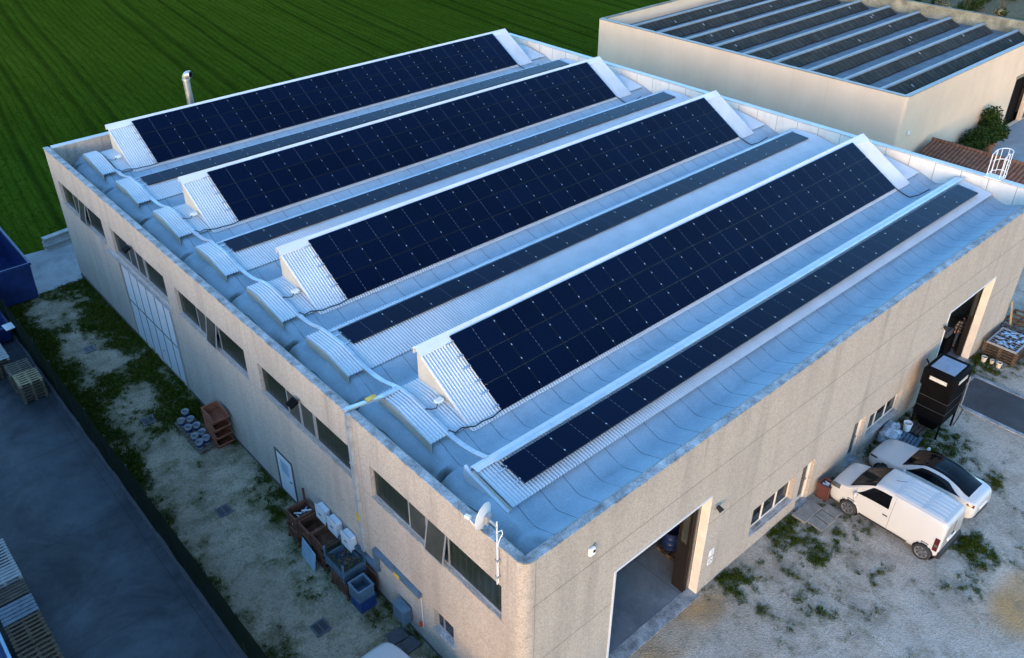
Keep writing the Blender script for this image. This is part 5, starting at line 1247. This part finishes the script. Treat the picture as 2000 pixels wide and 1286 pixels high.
# items past the far gate
for i in range(5): pallet(f'dark reddish pallet, {NTH[i]} from the ground under the steel grids',(30.0,-.92,.1455*i),'wood_brown' if i%2 else 'wood_dark',w=2.1,d=1.5,n=6,group='pallets under the steel grids')
t=thing('steel_grid_stack','stack of shiny blue-grey steel grids lying on the pallets by the far gate','steel grids',(29.7,-.95,.73))
mb=MB()
for i in range(9): mb.tube([(-.8+.2*i,-.6,.05),(-.8+.2*i,.6,.05)],.014,5)
for i in range(7): mb.tube([(-.8,-.6+.2*i,.07),(.8,-.6+.2*i,.07)],.014,5)
mb.build('wire_grid',M['cooker'],t)
rr=random.Random(6); mb=MB()
for i in range(22): x,y=rr.uniform(-.7,.7),rr.uniform(-.5,.5); mb.box(-.11,-.05,0,.11,.05,.03,T(x,y,.085+.01*rr.random())@Rz(rr.uniform(0,3)))
mb.build('loose_fitting',M['cooker'],t)
MB().box(-.85,-.65,.0,.85,-.61,.10).box(-.85,.61,.0,.85,.65,.10).box(-.85,-.61,0,-.81,.61,.1).box(.81,-.61,0,.85,.61,.1).build('edge_frame',M['frame_grey'],t)
t=thing('dark_rack','dark rusty rack frame lying behind the steel grids by the building corner','rack',(32.1,-.7,.0))
mb=MB()
for i in range(4): mb.box(-.9,-.8+.5*i,.5,.9,-.72+.5*i,.58)
for i in range(5): mb.box(-.9+.43*i,-.8,.581,-.82+.43*i,.78,.64)
mb.build('grating',M['rust'],t)
for x in(-.85,.85):
    for y in(-.75,.7): MB().box(x-.04,y-.04,0,x+.04,y+.04,.5).build('leg',M['rust'],t)
for x,y,s,lab in((28.38,-.55,.95,'cream pot in the row of three by the far gate jamb, nearest the wall'),(28.47,-.88,.75,'small cream pot in the middle of the three by the far gate jamb'),(28.42,-1.2,.95,'cream pot in the row of three by the far gate, farthest from the wall')):
    t=thing('paint_tin',lab,'tin',(x,y,0),0,'tins by the far gate'); MB().lathe([(0,0),(.11*s,0),(.13*s,.28*s),(.115*s,.28*s),(.1*s,.1*s),(0,.1*s)],16).build('tin_body',M['cream'],t,40); MB().lathe([(.131*s,.265*s),(.139*s,.27*s),(.139*s,.285*s),(.128*s,.287*s)],16).build('rim',M['plastic_white'],t,40)
tag(MB().box(-.05,-.03,0,.05,.03,1.9).build('leaning_plank',M['wood_new'],None,loc=(31.2,-.55,.0),rot=(R(-14),R(6),0)),'pale wooden plank leaning on the wall end past the far gate','plank')
crate('bin_box','blue box at the right photo edge beside the steel grids',(30.15,-2.25,0),.9,.8,.8,M['blue'],'box',False)
tag(MB().cbox(-.4,-.3,0,.4,.3,.35,.01).build('wooden_crate',M['wood_new'],None,loc=(33.0,-.2,.0),rot=(0,0,.2)),'pale wooden crate at the right edge past the leaning plank','crate')
# inside the near gate
pallet('dark pallet inside the near gate carrying the drums',(9.0,1.62,.012),'wood_dark',w=1.2,d=1.0,n=6)
def drum(label,loc,r,h,mat,ring):
    t=thing('drum',label,'drum',loc); MB().lathe([(0,0),(r,0),(r*1.02,.02),(r,.05),(r,h*.33),(r*1.03,h*.35),(r,h*.37),(r,h*.66),(r*1.03,h*.68),(r,h*.7),(r,h),(r*.93,h+.01),(r*.9,h-.02),(0,h-.03)],28).build('drum_body',M[mat],t,50)
    MB().lathe([(r*.80,h-.01),(r*.98,h+.015),(r*1.02,h-.03)],28).build('lid_ring',M[ring],t,50); return t
drum('blue drum with black lid ring on the pallet inside the near gate',(8.82,1.85,.158),.30,.80,'blue','black')
drum('pale drum with a black ring on the pallet inside the near gate',(9.2,1.5,.158),.30,.62,'plastic_white','black')
drum('small cream drum behind the two others inside the near gate',(9.42,1.95,.158),.20,.5,'cream','plastic_white')
drum('dark drum in the shadow behind the pallet inside the near gate',(9.1,2.7,.012),.3,.9,'black','frame_dark')
t=thing('workbench','dark workbench with boxes inside the near gate','workbench',(10.5,4.4,.01))
MB().box(-1,-.4,.82,1,.4,.88).build('bench_top',M['wood_dark'],t)
for x in(-.9,.9):
    for y in(-.32,.32): MB().box(x-.04,y-.04,0,x+.04,y+.04,.82).build('leg',M['frame_dark'],t)
for i,(x,mm) in enumerate(((-.6,'wood'),(0,'cream'),(.55,'frame_dark'))): tag(MB().cbox(-.2,-.15,0,.2,.15,.28,.01).build('storage_box',M[mm],None,loc=(10.5+x,4.4,.891)),['brown storage box on the workbench inside the near gate','cream storage box on the workbench inside the near gate','dark storage box on the workbench inside the near gate'][i],'box')
# ------------------------------------------------------------------ person inside the far gate
def skinned(name,mat,parent,verts,edges,radii,sub_=2,root=0):
    me=bpy.data.meshes.new(name); me.from_pydata(verts,edges,[]); o=bpy.data.objects.new(name,me); COL.objects.link(o)
    sk=o.modifiers.new('skin','SKIN'); sk.use_smooth_shade=True
    for i,r_ in enumerate(radii): v=me.skin_vertices[0].data[i]; v.radius=(r_,r_) if not isinstance(r_,tuple) else r_; v.use_root=(i==root)
    sb=o.modifiers.new('sub','SUBSURF'); sb.levels=sub_; sb.render_levels=sub_
    me.materials.append(mat); o.parent=parent; return o
pr_=thing('person','person in dark plaid shirt and blue jeans standing inside the far gateway','person',(28.5,.78,.012),R(105))
# faces local +y ; body: pelvis root
V=[(0,0,.95),(0,.01,1.12),(0,.02,1.28),(0,.01,1.42),(0,.02,1.50),(0,.03,1.58),   #0-5 pelvis..head base
 (.10,0,.90),(.11,.02,.50),(.12,-.02,.10),(.12,.10,.05),                            #6-9 left leg
 (-.10,0,.90),(-.12,.10,.50),(-.13,.02,.10),(-.13,.16,.05),                         #10-13 right leg
 (.19,.01,1.41),(.25,.02,1.14),(.23,.20,.93),(.225,.235,.89),                       #14-17 left arm
 (-.19,.01,1.41),(-.29,.12,1.18),(-.33,.36,1.08),(-.335,.41,1.075)]                 #18-21 right arm
Ed=[(0,1),(1,2),(2,3),(3,4),(4,5),(0,6),(6,7),(7,8),(8,9),(0,10),(10,11),(11,12),(12,13),(3,14),(14,15),(15,16),(16,17),(3,18),(18,19),(19,20),(20,21)]
Ra=[(.15,.11),(.145,.10),(.16,.11),(.11,.085),.055,.055,.088,.06,.045,.035,.088,.06,.045,.035,.058,.043,.034,.030,.058,.043,.034,.030]
def fingers(base,dirv,side,o0):
    vs=[];es=[];ra=[]
    d=Vector(dirv).normalized(); s_=d.cross(Vector((0,0,1))).normalized(); n=s_.cross(d)
    palm=len(V); V.append(tuple(Vector(base)+d*.06)); Ed.append((o0,palm)); Ra.append((.036,.018))
    for k,(off,l) in enumerate(((-.030,.065),(-.010,.078),(.010,.074),(.030,.058))):
        a=len(V); p=Vector(V[palm])+d*.035+s_*off
        V.append(tuple(p)); V.append(tuple(p+d*l*.5-n*.012)); V.append(tuple(p+d*l*.8-n*.04)); Ed.extend([(palm,a),(a,a+1),(a+1,a+2)]); Ra.extend([.0095,.0085,.007])
    a=len(V); p=Vector(base)+d*.035+s_*side*.04
    V.append(tuple(p)); V.append(tuple(p+d*.035+s_*side*.018-n*.01)); V.append(tuple(p+d*.06+s_*side*.012-n*.02)); Ed.extend([(palm,a),(a,a+1),(a+1,a+2)]); Ra.extend([.011,.010,.008])
fingers(V[17],(.0,.35,-.6),-1,17); fingers(V[21],(-.03,.5,-.05),1,21)
skinned('body',M['skin'],pr_,V,Ed,Ra)
hd=MB(); nu,nv=28,20
def hf(i,j):
    a=2*PI*i/nu; f=PI*j/(nv-1); d=Vector((math.sin(f)*math.cos(a),math.sin(f)*math.sin(a),-math.cos(f)))
    x=d.x*.076; y=d.y*.098; z=d.z*.118
    if z<-.02: x*=1-.30*(-z-.02)/.1; y*=1-.12*(-z-.02)/.1
    if y>.05 and abs(x)<.022: y+=.020*max(0,1-abs(z+.01)/.04)*(1-abs(x)/.022)
    if y>.05 and abs(abs(x)-.03)<.016 and abs(z-.015)<.016: y-=.008
    if y>.04 and abs(x)<.03 and abs(z+.052)<.008: y-=.004
    return (x,y+.05,z+1.665)
hd.grid(nu+1,nv,hf); head=hd.build('head',M['skin'],pr_,True)
for s in(-1,1):
    e_=MB(); e_.lathe([(0,.010),(.008,.006),(.010,0),(.006,-.006)],10,T(s*.03,.137,1.682)@Matrix.Rotation(R(-90),4,'X')); e_.build('eye',M['rubber'],head,True)
    e_=MB(); e_.lathe([(0,.012),(.022,.008),(.030,0),(.015,-.008)],10,T(s*.077,.045,1.665)@Matrix.Rotation(R(90)*s,4,'Y')@Matrix.Diagonal((1.1,.65,1,1))); e_.build('ear',M['skin'],head,True)
MB().box(-.022,.139,1.609,.022,.142,1.613).build('mouth',M['lamp_red'],head)
hr=MB(); 
def hrf(i,j):
    a=2*PI*i/nu; f=PI*j/(nv-1)*.62; d=Vector((math.sin(f)*math.cos(a),math.sin(f)*math.sin(a),math.cos(f))); k=1+.06*noise.noise(d*5)
    if d.y>.35 and d.z<.55: k*=.86
    return (d.x*.087*k,d.y*.108*k+.045,d.z*.132*k+1.672)
hr.grid(nu+1,nv,hrf); hr.build('hair',M['hair'],pr_,True)
skinned('shirt',M['plaid'],pr_,[(0,0,.93),(0,.01,1.12),(0,.02,1.28),(0,.01,1.43),(.19,.01,1.415),(.252,.02,1.14),(.235,.17,.965),(-.19,.01,1.415),(-.29,.12,1.185),(-.325,.32,1.095)],[(0,1),(1,2),(2,3),(3,4),(4,5),(5,6),(3,7),(7,8),(8,9)],[(.17,.13),(.165,.12),(.18,.13),(.115,.095),.075,.058,.047,.075,.058,.047])
skinned('jeans',M['jeans'],pr_,[(0,0,.98),(0,0,.93),(.10,0,.86),(.11,.02,.50),(.12,-.02,.11),(-.10,0,.86),(-.12,.10,.50),(-.13,.02,.11)],[(0,1),(1,2),(2,3),(3,4),(1,5),(5,6),(6,7)],[(.155,.115),(.155,.12),.105,.075,.06,.105,.075,.06])
for s,(x,y) in((1,(.12,.03)),(-1,(-.13,.09))): MB().cbox(x-.05,y-.12,0,x+.05,y+.15,.085,.025).build('shoe',M['rubber'],pr_,40)
t=thing('machine_cabinet','dark machine standing in shadow beside the person in the far gateway','machine',(27.55,1.2,.01))
MB().cbox(-.45,-.4,.06,.45,.4,1.05,.04).build('machine_body',M['black'],t); MB().cbox(-.3,-.3,1.05,.3,.3,1.35,.03).build('control_head',M['frame_dark'],t)
for x in(-.36,.36):
    for y in(-.3,.3): MB().box(x-.05,y-.05,0,x+.05,y+.05,.06).build('foot',M['rubber'],t)
# ------------------------------------------------------------------ plants
def foliage(name,parent,blobs,n,ls,seed,mat='leaf'):
    rnd=random.Random(seed); vs=[];fs=[];tint=[]
    tot=sum(b[3]**3 for b in blobs)
    for (cx,cy,cz,r) in blobs:
        m=int(n*r**3/tot)
        for i in range(m):
            d=Vector((rnd.gauss(0,1),rnd.gauss(0,1),rnd.gauss(0,1))).normalized(); rad=r*(rnd.random()**.45)*(1+.35*noise.noise(d*2+Vector((cx,cy,seed))))
            p=Vector((cx,cy,cz))+d*rad; a=rnd.uniform(0,2*PI); u_=Vector((math.cos(a),math.sin(a),rnd.uniform(-.6,.6))).normalized(); w_=u_.cross(d+Vector((rnd.uniform(-.5,.5),rnd.uniform(-.5,.5),.3))).normalized(); s=ls*rnd.uniform(.6,1.3)
            o_=len(vs); vs+=[p-u_*s,p+w_*s*.45,p+u_*s,p-w_*s*.45]; fs.append((o_,o_+1,o_+2,o_+3)); tn=max(0,min(1,.45+.4*noise.noise(p*1.7)+rnd.gauss(0,.15))); tint+=[tn]*4
    me=bpy.data.meshes.new(name); me.from_pydata([tuple(v) for v in vs],[],fs); me.materials.append(M[mat]); ca=me.color_attributes.new('tint','FLOAT_COLOR','POINT'); ca.data.foreach_set('color',[q for t in tint for q in(t,0,0,1)])
    o=bpy.data.objects.new(name,me); COL.objects.link(o); o.parent=parent; return o
def shrub(label,loc,blobs,n,ls,seed,pot):
    t=thing('potted_shrub',label,'shrub',loc)
    foliage('crown',t,blobs,n,ls,seed)
    mb=MB(); zt=pot*1.0
    for (cx,cy,cz,r) in blobs: mb.tube([(0,0,zt*.8),(cx*.5,cy*.5,(zt+cz)/2),(cx,cy,cz)],[.05,.035,.015],6)
    mb.build('stem',M['wood_brown'],t)
    mb=MB(); mb.lathe([(0,0),(.30*pot,0),(.42*pot,.75*pot),(.47*pot,.75*pot),(.47*pot,.9*pot),(.40*pot,.9*pot),(.37*pot,.7*pot),(0,.7*pot)],20); mb.build('pot',M['terracotta'],t,40)
shrub('tall bushy shrub in a terracotta pot against the tan wall by the dark doorway',(53.6,10.2,0),[(.4,.3,1.7,.95),(.2,.45,2.6,.65),(-.5,.2,1.4,.8),(.9,-.2,1.3,.6)],5200,.11,3,1.0)
shrub('rounded green shrub left of the taller one along the tan wall',(51.3,10.4,0),[(0,0,1.4,.95),(-.5,.1,1.0,.7),(.5,-.1,1.7,.7)],3400,.10,8,.8)
shrub('low dark shrub at the left end of the plants along the tan wall',(49.2,10.6,0),[(0,0,1.1,.75),(-.3,.1,.8,.5)],2200,.09,12,.7)
tag(MB().cbox(-.5,-.04,0,.5,.04,1.0,.02).build('grey_board',M['steel_blue'],None,loc=(47.9,11.2,.0),rot=(R(-8),0,0)),'blue-grey board leaning on the tan wall left of the shrubs','board')
t=thing('tan_wall_lamp','small white lamp on the tan warehouse wall near its corner','wall lamp',(42.6,11.35,4.0)); MB().cbox(-.09,-.12,-.1,.09,-.002,.14,.02).build('housing',M['plastic_white'],t); MB().box(-.05,-.13,-.12,.05,-.03,-.102).build('lens',M['lamp_clear'],t)
# scrub beyond the tan warehouse
rnd=random.Random(21)
for i in range(34):
    x=rnd.uniform(87,104); y=rnd.uniform(14,38)
    t=thing('scrub_bush','dry grey-green scrub bush in the rough strip beyond the tan warehouse','bush',(x,y,-.05),0,'scrub bushes beyond the tan warehouse')
    r_=rnd.uniform(.5,1.1); foliage('crown',t,[(0,0,r_*.7,r_),(r_*.6,.2,r_*.5,r_*.7)],420,.12,i,'leaf' if i%3 else 'drystalk')
    mb=MB()
    for k in range(7): a=rnd.uniform(0,2*PI); mb.tube([(0,0,0),(math.cos(a)*.25,math.sin(a)*.25,1.0),(math.cos(a)*.55,math.sin(a)*.5,rnd.uniform(1.6,3.0))],[.03,.02,.008],5)
    mb.build('stem',M['drystalk'],t)
# ------------------------------------------------------------------ camera, light
cam=bpy.data.cameras.new('camera'); co=bpy.data.objects.new('camera',cam); COL.objects.link(co)
cam.sensor_width=36; cam.lens=36*1696.648/2000; cam.shift_x=(1000-964.84)/2000; cam.shift_y=-(643-592.78)/2000
cam.clip_start=.5; cam.clip_end=3000
r=Vector((0.75410598,-0.65670462,-0.00795056)); u=Vector((0.35483767,0.39722008,0.84634888)); b=Vector((-0.5526431,-0.64105791,0.53256958))
co.matrix_world=Matrix(((r.x,u.x,b.x,-9.82245),(r.y,u.y,b.y,-10.36009),(r.z,u.z,b.z,23.79266),(0,0,0,1)))
SC.camera=co
W=bpy.data.worlds.new('World'); SC.world=W; W.use_nodes=True; nt=W.node_tree
sky=nt.nodes.new('ShaderNodeTexSky'); sky.sky_type='NISHITA'; sky.sun_disc=False
SUN_EL,SUN_AZ=R(5),math.atan2(-.50,-.87)                             # sun stands low behind the left of the camera
sky.sun_elevation=SUN_EL; sky.sun_rotation=PI/2-SUN_AZ; sky.air_density=1.0; sky.dust_density=.5; sky.ozone_density=3.2
bg=nt.nodes['Background']; nt.links.new(sky.outputs[0],bg.inputs[0]); bg.inputs[1].default_value=.15
sl=bpy.data.lights.new('sun','SUN'); so=bpy.data.objects.new('sun',sl); COL.objects.link(so)
sl.energy=.48; sl.angle=R(30); sl.color=(1,.58,.28)
d=Vector((math.cos(SUN_EL)*math.cos(SUN_AZ),math.cos(SUN_EL)*math.sin(SUN_AZ),math.sin(SUN_EL)))
so.rotation_euler=d.to_track_quat('Z','Y').to_euler(); so.location=(-30,-30,40)
SC.view_settings.view_transform='Standard'; SC.view_settings.look='None'; SC.view_settings.exposure=3.12; SC.view_settings.gamma=1
SC.cycles.max_bounces=8; SC.cycles.transparent_max_bounces=12
